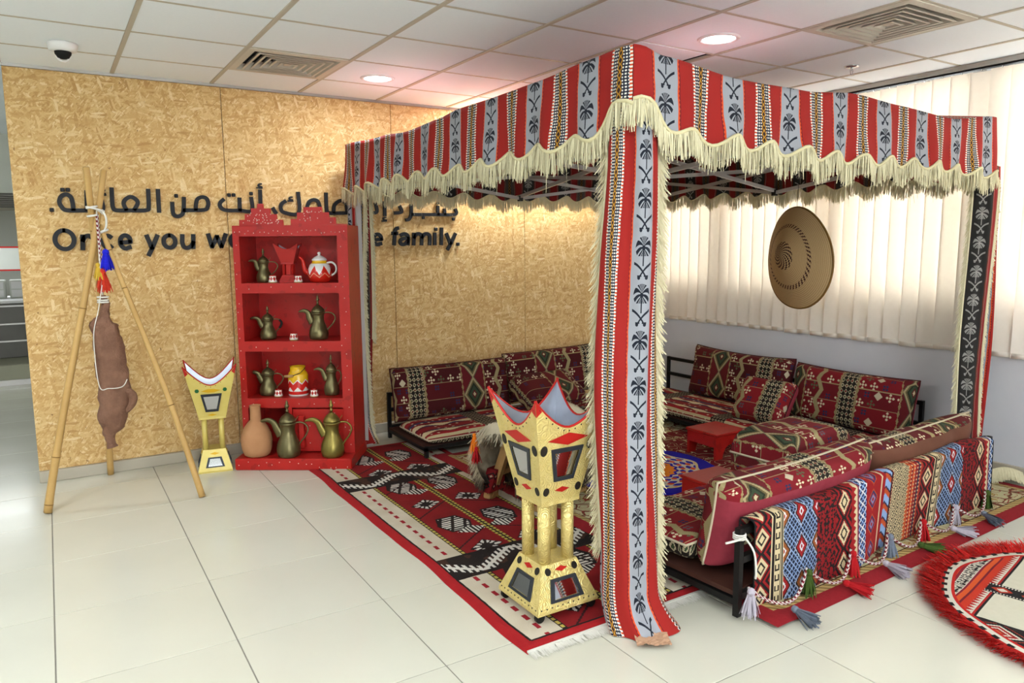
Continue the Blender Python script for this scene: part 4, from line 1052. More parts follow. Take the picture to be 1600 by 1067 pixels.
t = thing('incense_burner', 'pale yellow incense burner with green and yellow rosettes beside the red shelf', 'incense burner', (0.875, 5.255, 0), -0.16)
hb0, hb1, zb, zp, hc, ht, tip, val = 0.108, 0.072, 0.150, 0.362, 0.082, 0.165, 0.735, 0.600
side, hw, zt = burner(t, 0.0, hb0, hb1, zb, zp, hc, ht, tip, val, (m_gold2, m_gold2, m_gold2, m_tin, m_redtin), 0.018, 0.006)
ybase = lambda z: hb0+(hb1-hb0)*(z-0.012)/(zb-0.012)
studs = MB()
for k in range(4):
    f = side(k)
    flat_shape(t, f, hw, [(-0.060, 0.562), (-0.02, 0.550), (0.02, 0.550), (0.060, 0.562), (0.02, 0.574), (-0.02, 0.574)], m_yellowtin, 'yellow_lozenge')
    for s in (-1, 1): flat_shape(t, f, hw, disc(s*0.086, 0.566, 0.014, 0.014, 6), m_greentin, 'green_rosette')
    frame_panel(t, f, 0.475, 0.040, 0.066, 0.415, 0.540, hw)
    flat_shape(t, f, hw, [(-0.030, 0.392), (0, 0.384), (0.030, 0.392), (0, 0.400)], m_yellowtin, 'yellow_lozenge')
    frame_panel(t, f, 0.065, 0.060, 0.042, 0.035, 0.100, ybase)
    flat_shape(t, f, ybase, [(-0.03, 0.124), (0, 0.115), (0.03, 0.124), (0, 0.133)], m_yellowtin, 'yellow_lozenge')
    for i in range(9):
        e = -0.9+1.8*i/8; z = zt(e)-0.012; h = hw(z); studs.lathe([(0.0032, 0), (0.0001, 0.002)], 5, f(e*h, -h, z), axis=Matrix.Rotation(PI/2*k, 3, 'Z') @ Matrix.Rotation(PI/2, 3, 'X'), cap=False)
tag(studs.build('rivets', m_blacktin, t), kind='stuff')

# ------------------------------------------------------------------ bamboo tripod and goat skin
t = thing('bamboo_tripod', 'tripod of three lashed bamboo poles in front of the flake-board wall', 'tripod', (0.28, 5.0, 0))
O_ = Vector((0.28, 5.0, 0))
def bamboo(a, b, r0, r1, seed):
    a = Vector(a)-O_; b = Vector(b)-O_; rb = random.Random(seed); pts = []; rad = []; n = 44; side_ = (b-a).cross(Vector((0, 1, 0))).normalized()
    ring = MB()
    for i in range(n+1):
        f = i/n; p = a.lerp(b, f)+side_*0.012*math.sin(f*PI*1.5+seed); k = f*7+seed*0.37; node = max(0, 1-abs((k % 1)-0.5)*14)
        pts.append(p); rad.append((r0+(r1-r0)*f)*(1+0.10*node))
        if node > 0.5: ring.tube([p-(b-a).normalized()*0.003, p+(b-a).normalized()*0.003], rad[-1]*1.03, 10)
    m = MB(); m.tube(pts, rad, 12); o = m.build('pole', m_bamboo, t, True); ring.build('joint_ring', m_bambend, o, True)
bamboo((-0.094, 4.862, 0.004), (0.318, 5.023, 1.957), 0.022, 0.017, 1)
bamboo((0.267, 5.490, 0.004), (0.237, 4.945, 1.962), 0.020, 0.018, 2)
bamboo((0.694, 4.668, 0.004), (0.292, 5.010, 1.640), 0.019, 0.014, 3)
def rope_loop(c, r, z, tilt, seed):
    c = Vector(c)-O_; return [c+Vector((r*math.cos(a), r*0.9*math.sin(a), z+tilt*math.cos(a))) for a in [2*PI*k/14 for k in range(14)]]
m = MB()
for (c, r, z, tl) in (((0.245, 4.98, 0), 0.026, 1.738, 0.006), ((0.247, 4.985, 0), 0.026, 1.690, 0.004), ((0.275, 5.0, 0), 0.028, 1.722, -0.02), ((0.262, 4.985, 0), 0.044, 1.728, -0.012)):
    m.tube(rope_loop(c, r, z, tl, 1), 0.006, 6, closed=True)
m.tube([Vector(p)-O_ for p in smoothpath([(0.295, 4.97, 1.725), (0.312, 4.96, 1.68), (0.310, 4.965, 1.63), (0.298, 4.985, 1.60)], 5)], 0.006, 6)
m.tube(rope_loop((0.297, 4.995, 0), 0.019, 1.602, 0.008, 2), 0.008, 6, closed=True)
m.build('lashing', m_thread, t, True)
# hanging tassels
t = thing('wool_ornament', 'braided cord with blue, yellow and red wool tassels hanging from the bamboo tripod', 'tassels', (0.268, 4.965, 1.70))
b = MB(); b.tube([(0.0, 0.01, 0.0), (0.0, 0.0, -0.2), (-0.006, 0.0, -0.36)], 0.008, 8); b.build('cord', m_rope, t, True)
def tassel(parent, loc, L, R, mat, rnd, lean=(0, 0, 0), head=True):
    m = MB(); p = Vector(loc)
    if head:
        m.lathe([(0.0001, 0), (R*0.45, -R*0.25), (R*0.55, -R*0.7), (R*0.38, -R*1.15), (R*0.46, -R*1.25)], 10, p)
    roots = []
    for k in range(90):
        a = rnd.uniform(0, 2*PI); r = R*0.42*math.sqrt(rnd.random()); q = p+Vector((r*math.cos(a), r*math.sin(a), -R*1.0))
        d = (Vector((math.cos(a), math.sin(a), 0))*0.28*r/(R*0.42)+Vector((0, 0, -1))+Vector(lean)).normalized(); roots.append((q, d, Vector((-math.sin(a), math.cos(a), 0))))
    strands(m, roots, L, R*0.32, rnd)
    return m.build('tassel', mat, parent)
rt = random.Random(11)
tag(tassel(t, (0.028, -0.012, -0.20), 0.085, 0.034, m_wool['blue'], rt), 'bright blue wool tassel')
tag(tassel(t, (-0.016, -0.006, -0.28), 0.07, 0.024, m_wool['yellow'], rt), 'yellow wool tassel')
tag(tassel(t, (0.006, -0.012, -0.31), 0.10, 0.034, m_wool['orange_red'], rt), 'red wool tassel')
# goat skin
t = thing('goat_skin_bag', 'brown goat-skin milk bag hanging from the bamboo tripod', 'skin bag', (0.262, 4.93, 1.19))
axis_pts = [(0.000, 0.0, 0.04), (0.002, 0, -0.02), (0.000, 0, -0.08), (-0.010, 0, -0.13), (0.004, 0, -0.20), (0.014, 0, -0.36), (0.022, 0, -0.50), (0.018, 0, -0.60), (-0.004, 0, -0.72), (-0.022, 0, -0.78), (-0.020, 0, -0.84), (-0.016, 0, -0.87)]
rr = [0.016, 0.022, 0.030, 0.066, 0.075, 0.080, 0.084, 0.086, 0.070, 0.036, 0.028, 0.034]
P = smoothpath(axis_pts, 6); Rr = [v[0] for v in smoothpath([(r, 0, 0) for r in rr], 6)]
m = MB(); m.tube(P, Rr, 26); vs = []
for v in m.v:
    p = Vector(v); nz = mnoise.fractal(p*14, 0.7, 2.0, 4)*0.014+mnoise.noise(Vector((p.x*30, p.y*30, p.z*5)))*0.006; q = Vector((p.x, p.y, 0)); d = Vector((p.x-0.008, p.y, 0)); d = d.normalized() if d.length > 1e-6 else d
    w = p+d*nz; vs.append((w.x, w.y*0.8, w.z))
m.v = vs; m.build('skin', m_leather, t, True)
b = MB(); lug = smoothpath([(0.075, -0.03, -0.52), (0.112, -0.035, -0.56), (0.108, -0.03, -0.61), (0.07, -0.02, -0.66)], 4); b.tube(lug, [0.020, 0.023, 0.024, 0.024, 0.026, 0.026, 0.026, 0.024, 0.024, 0.022, 0.020, 0.018, 0.014], 10); b.build('leg_stub', m_leather, t, True)
b = MB(); b.tube(smoothpath([(0.0, -0.02, 0.10), (-0.03, -0.05, -0.04), (-0.065, -0.045, -0.2), (-0.058, -0.055, -0.48), (-0.01, -0.075, -0.50), (0.06, -0.06, -0.50), (0.09, -0.05, -0.46)], 6), 0.0028, 6)
for z in (0.0, 0.012, 0.03): b.tube([(0.028*math.cos(a), 0.028*math.sin(a), z) for a in [2*PI*k/12 for k in range(12)]], 0.005, 5, closed=True)
b.tube([(0.0, 0.0, 0.04), (0.0, 0.03, 0.25), (0.006, 0.05, 0.53)], 0.004, 6)
b.build('string', m_thread, t, True)

# ------------------------------------------------------------------ rugs
import bmesh
def extr(ol, name, mat, parent, tf, d0, d1, loc=None):
    """extrude a possibly concave 2D outline"""
    bm = bmesh.new(); vs = [bm.verts.new(tf(x, z, d0)) for x, z in ol]; f = bm.faces.new(vs)
    r = bmesh.ops.extrude_face_region(bm, geom=[f]); dv = Vector(tf(0, 0, d1))-Vector(tf(0, 0, d0))
    bmesh.ops.translate(bm, vec=dv, verts=[v for v in r['geom'] if isinstance(v, bmesh.types.BMVert)])
    bmesh.ops.triangulate(bm, faces=[q for q in bm.faces if len(q.verts) > 4]); bmesh.ops.recalc_face_normals(bm, faces=bm.faces)
    me = bpy.data.meshes.new(name); bm.to_mesh(me); bm.free(); me.materials.append(mat)
    return link_mesh(name, me, parent, loc or (0, 0, 0))
def nz(x, y, s=1.0): return mnoise.noise(Vector((x*s, y*s, 0.3)))
def rug_mesh(mb, w, l, u0, v0, zf, edge=0.0, nu=40, nv=80):
    def f(a, c):
        x = (a-0.5)*w; y = c*l
        ex = edge*nz(y*3.1+5, 1.7 if a < .5 else 9.3)
        k = min(min(a, 1-a)*w, min(c, 1-c)*l)
        return Vector((x+ex*(1 if a in (0, 1) else abs(2*a-1)**6), y, zf(x, y) if k > 1e-6 else 0.001)), (u0+x, v0+y)
    mb.grid(f, nu, nv)
t = thing('area_rug', 'long red rug with black and white tribal motifs and cream side bands', 'rug', (1.905, 2.15, 0))
m = MB(); rug_mesh(m, 1.0, 3.0, 0, 0, lambda x, y: 0.012+0.0025*nz(x, y, 4), 0.02, 60, 120); m.build('pile', m_redrug, t, True)
rnd = random.Random(5); m = MB()
roots = []
for k in range(420):
    x = -0.5+k/420+rnd.uniform(-.002, .002); roots.append((Vector((x, 0.004, 0.010)), Vector((rnd.uniform(-.25, .25), -1, -0.12)).normalized(), Vector((1, 0, 0))))
strands(m, roots, 0.045, 0.005, rnd); m.box((0, 0.004, 0.006), (1.0, 0.012, 0.011)); tag(m.build('end_fringe', m_whitefringe, t), kind='stuff')

t = thing('area_rug', 'cream floral rug with dark red border under the sofas and stools', 'rug', (2.318, 1.762, 0), 0.033)
m = MB()
def flz(x, y): return 0.010+0.014*max(0, min(1, (0.16-(x+1.35))/0.05))+0.001*nz(x, y, 5)
def ff(a, c):
    x = a*2.70; y = c*2.90; k = min(min(a, 1-a), min(c, 1-c)); return Vector((x, y, (flz(x-1.35, y) if k > 1e-6 else (flz(x-1.35, y)-0.008)))), (x, y)
m.grid(ff, 70, 70); m.build('pile', m_floral, t, True)

t = thing('round_rug', 'round blue and orange rug in the middle of the seating', 'rug', (3.25, 3.60, 0.0125))
m = MB()
N = 56; vs = [(0, 0, 0.008)]; uv = [(0, 0)]; fs = []
for r_ in (0.15, 0.3, 0.42, 0.50, 0.515):
    for k in range(N):
        a = 2*PI*k/N; rr_ = r_*(1+0.012*math.sin(a*26)*(r_ > 0.45)); vs.append((rr_*math.cos(a), rr_*math.sin(a), 0.008 if r_ < 0.51 else 0.0)); uv.append((rr_*math.cos(a), rr_*math.sin(a)))
for k in range(N): fs.append((0, 1+k, 1+(k+1) % N))
for q in range(4):
    for k in range(N): fs.append((1+q*N+k, 1+(q+1)*N+k, 1+(q+1)*N+(k+1) % N, 1+q*N+(k+1) % N))
m.add(vs, fs, uv); m.build('pile', m_bluerug, t)

t = thing('round_rug', 'round white and red woven rug with long red fringe in the right foreground', 'rug', (3.55, 1.09, 0), 0.20)
m = MB(); N = 96; vs = [(0, 0, 0.007)]; uv = [(0, 0)]; fs = []
RS = (0.1, 0.2, 0.3, 0.4, 0.5, 0.58, 0.635, 0.640)
for r_ in RS:
    for k in range(N):
        a = 2*PI*k/N; rr_ = r_*(1+0.010*math.sin(a*9+1)*(r_ > 0.55)); vs.append((rr_*math.cos(a), rr_*math.sin(a), 0.007+0.003*nz(rr_*math.cos(a), rr_*math.sin(a), 6) if r_ < 0.638 else 0.001)); uv.append((r_*math.cos(a), r_*math.sin(a)))
for k in range(N): fs.append((0, 1+k, 1+(k+1) % N))
for q in range(len(RS)-1):
    for k in range(N): fs.append((1+q*N+k, 1+(q+1)*N+k, 1+(q+1)*N+(k+1) % N, 1+q*N+(k+1) % N))
m.add(vs, fs, uv); m.build('weave', m_roundrug, t, True)
m = MB(); roots = []
for k in range(5200):
    a = rnd.uniform(0, 2*PI); lay = rnd.random(); r_ = 0.632-0.012*lay; d = Vector((math.cos(a+rnd.uniform(-.5, .5)), math.sin(a+rnd.uniform(-.5, .5)), rnd.uniform(-0.02, 0.30)))
    roots.append((Vector((r_*math.cos(a), r_*math.sin(a), 0.008)), d.normalized(), Vector((-math.sin(a), math.cos(a), 0.3))))
strands(m, roots, 0.085, 0.006, rnd); tag(m.build('red_fringe', m_redfringe, t), kind='stuff')

# ------------------------------------------------------------------ tent
CF, CR, CB, CL = Vector((1.80, 2.06)), Vector((4.80, 2.28)), Vector((4.90, 5.40)), Vector((1.90, 5.32))
CC = (CF+CR+CB+CL)/4
tent = thing('tent', 'striped red and grey canopy tent with palm motifs and cream fringe', 'tent', (CF.x, CF.y, 0))
TO = Vector((CF.x, CF.y, 0))
def rounded(pts, r=0.05):
    out = []
    for i in range(len(pts)):
        p = pts[i]
        if i in (0, len(pts)-1):
            out.append(p); continue
        a = (pts[i-1]-p).normalized(); b = (pts[i+1]-p).normalized()
        for k in range(9):
            t_ = k/8; out.append((p+a*r)*(1-t_)**2+p*2*t_*(1-t_)+(p+b*r)*t_**2)
    return out
class Path:
    def __init__(self, pts):
        self.p = [Vector((q[0], q[1])) for q in pts]; self.l = [0]
        for a, b in zip(self.p[:-1], self.p[1:]): self.l.append(self.l[-1]+(b-a).length)
        self.L = self.l[-1]
    def at(self, s):
        s = max(0, min(self.L, s)); i = 0
        while i < len(self.l)-2 and self.l[i+1] < s: i += 1
        a, b = self.p[i], self.p[i+1]; f = (s-self.l[i])/max(1e-9, self.l[i+1]-self.l[i]); return a.lerp(b, f), (b-a).normalized()
def corner_mid(p, a, b, r=0.05):
    return (p+(a-p).normalized()*r)*0.25+p*0.5+(p+(b-p).normalized()*r)*0.25
def half(p, q, r=0.05, first=True):
    """second half of the rounded corner at p when leaving towards q is approximated by the corner mid point"""
    return p
fm = corner_mid(CF, CR, CL); bm_ = corner_mid(CB, CR, CL)
PA = Path([fm, CF+(CR-CF).normalized()*0.05]+rounded([CF+(CR-CF).normalized()*0.06, CR, CB+(CR-CB).normalized()*0.05])+[bm_])
PB = Path([fm, CF+(CL-CF).normalized()*0.05]+rounded([CF+(CL-CF).normalized()*0.06, CL, CB+(CL-CB).normalized()*0.05])+[bm_])
def interp(tab, s):
    for (a, va), (b, vb) in zip(tab[:-1], tab[1:]):
        if s <= b:
            f = (s-a)/(b-a); f = f*f*(3-2*f); return va+(vb-va)*f
    return tab[-1][1]
TR = [(0, 2.205), (.13, 2.180), (.57, 2.150), (1.0, 2.156), (1.44, 2.187), (1.82, 2.176), (2.37, 2.164), (2.95, 2.222), (3.3, 2.19), (4.6, 2.20), (6.2, 2.21)]
TL = [(0, 2.205), (.27, 2.200), (.58, 2.189), (.97, 2.188), (1.37, 2.193), (1.6, 2.180), (2.04, 2.171), (2.46, 2.196), (3.2, 2.228), (3.6, 2.19), (4.8, 2.20), (6.3, 2.21)]
def zbot(s, right):
    ph = 0.28 if right else 0.33; per = 0.243 if right else 0.26
    return 1.898+0.024*math.cos(2*PI*(s-ph)/per)+0.007*math.sin(s*3.7)+0.105*math.exp(-(s/0.16)**2)
def valance_pt(path, tab, right, s, v, off=0.0):
    p, d = path.at(s); n = Vector((d.y, -d.x)) if right else Vector((-d.y, d.x))
    for s0, cn in ((0.0, CF), (path.L, CB)):
        k = max(0.0, 1-abs(s-s0)/0.07)
        if k > 0: n = (n*(1-k)+(cn-CC).normalized()*k).normalized()
    zt_ = interp(tab, s); zb_ = zbot(s, right); z = zt_+(zb_-zt_)*v
    wv = (0.010*math.sin(2*PI*s/0.243+1.1)+0.008*math.sin(s*11.3+2*v)+0.006*math.sin(s*23+v*3))*v*(1-math.exp(-(s/0.1)**2))
    o = 0.008+wv+0.014*v-off
    q = p+n*o; return Vector((q.x, q.y, z))-TO
def canopy(off):
    m = MB()
    for path, tab, right in ((PA, TR, True), (PB, TL, False)):
        NU, NV, NR = 300, 12, 8
        def f(a, c):
            s = a*path.L; j = c*(NV+NR)
            u = s if right else -s
            if j >= NR-1e-6:
                v = (j-NR)/NV; q = valance_pt(path, tab, right, s, v, off); return q, (u, q.z)
            k = j/NR; e = valance_pt(path, tab, right, s, 0, off); top = Vector((CC.x, CC.y, 2.46-off*1.2))-TO
            kk = 1-(1-k)**1.0; q = top.lerp(e, kk); q.z = top.z+(e.z-top.z)*kk-0.05*math.sin(PI*kk)*0.6
            if k > 0.999: q = e
            return q, (u, e.z+(1-k)*1.6)
        m.grid(f, NU, NV+NR, flip=right)
    return m
can = canopy(0.0).build('canopy', m_cloth, tent, True)
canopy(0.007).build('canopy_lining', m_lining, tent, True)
m = MB(); br_ = MB(); rnd = random.Random(21)
for path, tab, right in ((PA, TR, True), (PB, TL, False)):
    n = int(path.L/0.0016); roots = []
    for k in range(n):
        s = k/n*path.L; p = valance_pt(path, tab, right, s, 1.0, -0.004+rnd.uniform(-.004, .004)); _, d = path.at(s)
        p.z += 0.004; roots.append((p, Vector((d.x*rnd.uniform(-.12, .12), d.y*rnd.uniform(-.12, .12), -1)).normalized(), Vector((d.x, d.y, 0))))
    strands(m, roots, 0.094, 0.0056, rnd)
    loose = [(p, dd, sd) for (p, dd, sd) in rnd.sample(roots, 26)]; strands(m, loose, 0.15, 0.003, rnd)
    br_.tube([valance_pt(path, tab, right, k/260*path.L, 1.0, -0.004) for k in range(261)], 0.0075, 6)
tag(m.build('fringe', m_cream, can), kind='stuff'); br_.build('braid', m_creamtop, can, True)
# frame: posts and scissor trusses
posts = []
for c in (CF, CR, CB, CL):
    q = c+(CC-c).normalized()*0.085; posts.append(q)
    m = MB(); m.box((q.x-TO.x, q.y-TO.y, 1.05), (0.038, 0.038, 2.10)); m.box((q.x-TO.x, q.y-TO.y, 0.004), (0.09, 0.09, 0.008)); m.build('leg', m_frame, tent)
def strut(a, b, za, zb):
    m = MB(); m.bar((a.x-TO.x, a.y-TO.y, za), (b.x-TO.x, b.y-TO.y, zb), 0.016, 0.026); m.build('strut', m_frame, tent)
def joint(a, z):
    m = MB(); m.box((a.x-TO.x, a.y-TO.y, z), (0.034, 0.034, 0.045)); m.build('joint', m_black, tent)
mids = []
for i in range(4):
    a, b = posts[i], posts[(i+1) % 4]; mid = (a+b)/2; mids.append(mid)
    for p, q in ((a, mid), (mid, b)):
        hi, lo = (2.075, 1.885)
        if q == mid: strut(p, q, hi, lo); strut(p, q, lo+0.02, hi-0.01)
        else: strut(p, q, lo, hi); strut(p, q, hi-0.01, lo+0.02)
    joint(mid, 1.885); joint(mid, 2.065)
for i in range(4):
    strut(mids[i], CC, 1.90, 2.10); strut(mids[i], CC, 2.06, 1.93)
joint(CC, 2.10); joint(CC, 1.93)
m = MB(); m.box((CC.x-TO.x, CC.y-TO.y, 2.23), (0.03, 0.03, 0.36)); m.build('king_post', m_frame, tent)

RV = Vector((0.848, -0.530)); DV = Vector((-0.530, -0.848))
def curtain(label, c, rel, z0, z1, u0, u1, mats, widths, fold=0.010, seed=1, puddle=None, fringes=(), lining=True):
    P2 = Path([q.to_2d() for q in smoothpath([(r, d, 0) for r, d in rel], 6)])
    rc = random.Random(seed); ph = rc.uniform(0, 6)
    def pt(a, c_, off):
        z = z0+(z1-z0)*c_
        p, d = P2.at(a*P2.L); w = interp(widths, z)
        n = Vector((-d.y, d.x))
        fo = fold*(math.sin(a*13+ph+1.5*math.sin(z*2.1+ph))+0.6*math.sin(a*23+z*3+ph*2))*(1-0.5*abs(2*a-1))
        r = p.x*w+0.010*math.sin(z*3.3+ph)*1.0; dd = p.y+n.y*(fo)-off*n.y
        r += n.x*fo-off*n.x
        dd -= 0.035*max(0.0, (z-1.80)/0.25)
        if puddle and z < puddle[0]:
            k = (1-z/puddle[0])**2; r = r*(1+puddle[1]*k)+puddle[2]*k; dd += puddle[3]*k+0.02*k*math.sin(a*14)
        q = c+RV*r+DV*dd
        return Vector((q.x, q.y, z))-TO
    m = MB(); m.grid(lambda a, c_: (pt(a, c_, 0.0), (u0+(u1-u0)*a, z0+(z1-z0)*c_)), 44, 70, flip=True)
    o = m.build('curtain', mats[0], tent, True); 
    if label: o['label'] = label
    if lining:
        m = MB(); m.grid(lambda a, c_: (pt(a, c_, 0.006), (u0+(u1-u0)*a, z0+(z1-z0)*c_)), 44, 70); m.build('lining', mats[1], o, True)
    for (a, sgn, lz0, lz1, ln) in fringes:
        m = MB(); roots = []; n = int((lz1-lz0)/0.0012)
        for k in range(n):
            z = lz0+(lz1-lz0)*k/n; p = pt(a, (z-z0)/(z1-z0), rc.uniform(-.003, .003))
            out = RV*sgn*(0.30+0.35*rc.random()); d = Vector((out.x, out.y, -0.95+rc.uniform(-.3, .3))).normalized()
            roots.append((p, d, Vector((RV.x*0.4, RV.y*0.4, 1.0)).normalized()))
        strands(m, roots, ln, 0.0055, rc); m.tube([pt(a, k/60*(lz1-lz0)/(z1-z0)+(lz0-z0)/(z1-z0), -0.002) for k in range(61)], 0.007, 6)
        tag(m.build('curtain_fringe', m_cream, o), kind='stuff')
    return o
cl = (m_cloth, m_lining)
curtain('striped cloth wrapped round the front post', Vector((1.853, 2.112)), [(-0.112, -0.075), (-0.118, -0.02), (-0.095, 0.028), (-0.045, 0.050), (0.0, 0.055), (0.045, 0.050), (0.085, 0.020), (0.110, -0.03), (0.112, -0.085)], 0.004, 2.03, 0.165, 0.800, cl,
        [(0, 1.02), (0.3, 0.98), (0.9, 0.98), (1.4, 0.92), (1.9, 0.80), (2.1, 0.62)], 0.014, 3, puddle=(0.16, 0.25, 0.05, 0.07),
        fringes=((0.02, -1, 0.30, 1.93, 0.062), (1.0, 1, 0.12, 1.98, 0.066)))
curtain('striped cloth wrapped round the post beside the red shelf', Vector((1.965, 5.300)), [(-0.078, -0.03), (-0.060, 0.02), (-0.02, 0.035), (0.02, 0.030), (0.045, 0.0)], 0.004, 1.95, 0.47, 0.72, cl,
        [(0, 1.0), (0.5, 0.9), (1.0, 0.85), (1.9, 1.0)], 0.008, 4, puddle=(0.2, 0.3, 0.05, 0.02), fringes=((1.0, 1, 0.05, 1.90, 0.05),))
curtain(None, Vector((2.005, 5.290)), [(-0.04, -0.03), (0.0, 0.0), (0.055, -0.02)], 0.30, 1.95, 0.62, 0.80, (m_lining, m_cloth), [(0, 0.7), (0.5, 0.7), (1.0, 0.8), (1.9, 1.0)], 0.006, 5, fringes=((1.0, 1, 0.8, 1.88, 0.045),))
curtain('striped cloth wrapped round the post by the window wall', Vector((4.862, 2.318)), [(-0.035, -0.04), (-0.020, 0.01), (0.02, 0.035), (0.055, 0.02), (0.080, -0.03)], 0.004, 1.95, 0.46, 0.70, cl,
        [(0, 0.85), (0.5, 0.9), (1.0, 0.95), (1.9, 0.95)], 0.006, 6, fringes=((0.0, -1, 0.06, 1.90, 0.04),))
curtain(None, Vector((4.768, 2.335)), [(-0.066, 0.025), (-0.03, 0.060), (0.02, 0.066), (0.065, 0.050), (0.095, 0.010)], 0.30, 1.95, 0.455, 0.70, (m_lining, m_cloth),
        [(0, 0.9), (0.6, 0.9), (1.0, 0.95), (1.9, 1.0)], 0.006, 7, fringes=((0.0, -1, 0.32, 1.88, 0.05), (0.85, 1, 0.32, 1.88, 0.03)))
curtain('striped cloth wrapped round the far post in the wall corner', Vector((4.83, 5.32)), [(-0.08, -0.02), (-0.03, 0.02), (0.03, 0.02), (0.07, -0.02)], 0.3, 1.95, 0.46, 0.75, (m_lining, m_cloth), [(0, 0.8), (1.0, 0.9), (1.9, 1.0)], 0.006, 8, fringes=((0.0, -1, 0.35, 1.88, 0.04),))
# the curtain tail lying on the floor by the wall, and the crumpled paper under the front post
m = MB(); roots = []
for k in range(500):
    a = k/500; p = Vector((4.90+0.16*a, 2.235-0.13*a, 0.075+0.03*math.sin(a*PI)))-TO; roots.append((p, Vector((-.35+rnd.uniform(-.3, .3), -.45, -0.75)).normalized(), Vector((0.7, -0.7, 0))))
strands(m, roots, 0.075, 0.006, rnd)
m.grid(lambda a, c_: (Vector((4.90+0.16*a+0.05*c_, 2.235-0.13*a+0.08*c_, 0.076+0.03*math.sin(a*PI)-0.05*c_))-TO, (0.4+a*0.2, c_*0.1)), 12, 3)
tag(m.build('curtain_fringe', m_cream, tent), kind='stuff')
m = MB()
def pap(a, c_):
    x = (a-0.5)*0.13; y = (c_-0.5)*0.09; z = 0.018+0.018*abs(nz(a*3, c_*3, 1.7)); q = Vector((1.868, 2.0))+RV*x+DV*(0.05-y); return Vector((q.x, q.y, z)), (a, c_)
m.grid(pap, 12, 10); tag(m.build('crumpled_paper', m_paper), 'crumpled brown paper scrap at the foot of the front tent post', 'paper')

# hanging palm-leaf tray
t = thing('woven_tray', 'large round woven palm-leaf tray hanging inside the tent before the blinds', 'woven tray', (4.60, 3.48, 1.41))
ax = Vector((-0.93, 0.33, 0.05)).normalized(); s1 = Vector((0, 0, 1)).cross(ax).normalized(); s2 = Vector((0, 0, 1))
def traypt(r, a, off=0.0):
    y = r*math.cos(a); z = r*math.sin(a)
    dep = 0.13*(1-(r/0.375))**0.8-0.30*(y*y)*0.8+0.16*z*z*0.4+off
    k = 1.0+0.05*math.cos(a*2+0.6)+0.03*math.cos(3*a+2.2)+0.07*math.cos(a-4.3)
    return s1*y*k+s2*z*k+ax*dep
for off, nm in ((0.0, 'weave'), (-0.008, 'back_weave')):
    m = MB(); NR, NA = 18, 72
    m.grid(lambda a, c_: (traypt(max(1e-4, c_*0.375), a*2*PI, off), (c_*0.375*math.cos(a*2*PI), c_*0.375*math.sin(a*2*PI))), NA, NR); m.build(nm, m_tray, t, True)
m = MB(); m.tube([traypt(0.375, 2*PI*k/72, -0.004) for k in range(72)], 0.008, 6, closed=True); m.build('rim', m_bambend, t, True)
m = MB(); m.tube([traypt(0.372, PI/2, -0.004), Vector((0.05, 0.03, 0.78))], 0.0016, 5); m.build('hanging_wire', m_dark, t)

# ------------------------------------------------------------------ floor seating
def cushion_mesh(L, H, T, n=6.0, mfac=2.6, ear=0.03, sag=0.0, nu=36, nv=20, seed=1, front=0.5, lump=0.006, wrap=9.0):
    """pillow lying in x (length) / y (height), z = front; returns MB with slot 0 = front fabric, 1 = backing"""
    m = MB()
    def prof(a, b): return (max(0.0, 1-abs(a)**n)*max(0.0, 1-abs(b)**n))**(1/mfac)
    for sgn, mi in ((1, 0), (-1, 1)):
        def f(i, j):
            a = -1+2*i; b = -1+2*j
            # denser sampling near the seams
            a = math.copysign(1-(1-abs(a))**1.7, a); b = math.copysign(1-(1-abs(b))**1.7, b)
            p = prof(a, b)
            z = sgn*T*(front if sgn > 0 else 1-front)*p
            x = a*L/2*(1+ear*b*b-ear*0.5); y = b*H/2*(1+ear*1.5*a*a-ear)-sag*H*(1-a*a)*0.5*(b > 0)*b
            q = Vector((x, y, z)); z += lump*mnoise.noise(Vector((x*6+seed, y*6, sgn*2.0)))*p
            ext = T*front*(1-p)
            return Vector((x, y, z)), (x+L/2+math.copysign(ext, a)*(abs(a) > .8), y+H/2+math.copysign(ext, b)*(abs(b) > .8))
        k0 = len(m.f); m.grid(f, nu, nv, mi=mi, flip=(sgn < 0))
        if sgn < 0:
            for q in range(k0, len(m.f)):
                if sum(m.v[i][1] for i in m.f[q])/4 > wrap: m.mi[q] = 0
    # seam line
    seam = []
    K = 20
    def edge(a, b): return Vector((a*L/2*(1+ear*b*b-ear*0.5), b*H/2*(1+ear*1.5*a*a-ear)-sag*H*(1-a*a)*0.5*(b > 0)*b, 0))
    for k in range(K): seam.append(edge(-1+2*k/K, -1))
    for k in range(K): seam.append(edge(1, -1+2*k/K))
    for k in range(K): seam.append(edge(1-2*k/K, 1))
    for k in range(K): seam.append(edge(-1, 1-2*k/K))
    return m, seam
def basis(xd, yd, loc):
    xd = Vector(xd).normalized(); yd = Vector(yd); yd = (yd-xd*yd.dot(xd)).normalized(); zd = xd.cross(yd)
    mt = Matrix((xd, yd, zd)).transposed().to_4x4(); mt.translation = Vector(loc); return mt
def cushion(name, label, cat, L, H, T, loc, xd, yd, mats, pipe=m_piped, group=None, **k):
    m, seam = cushion_mesh(L, H, T, **k)
    o = thing(name, label, cat, group=group); o.matrix_world = basis(xd, yd, loc)
    m.build('cover', mats, o, True)
    b = MB(); b.tube(seam, 0.006, 6, closed=True); b.build('piping', pipe, o, True)
    return o
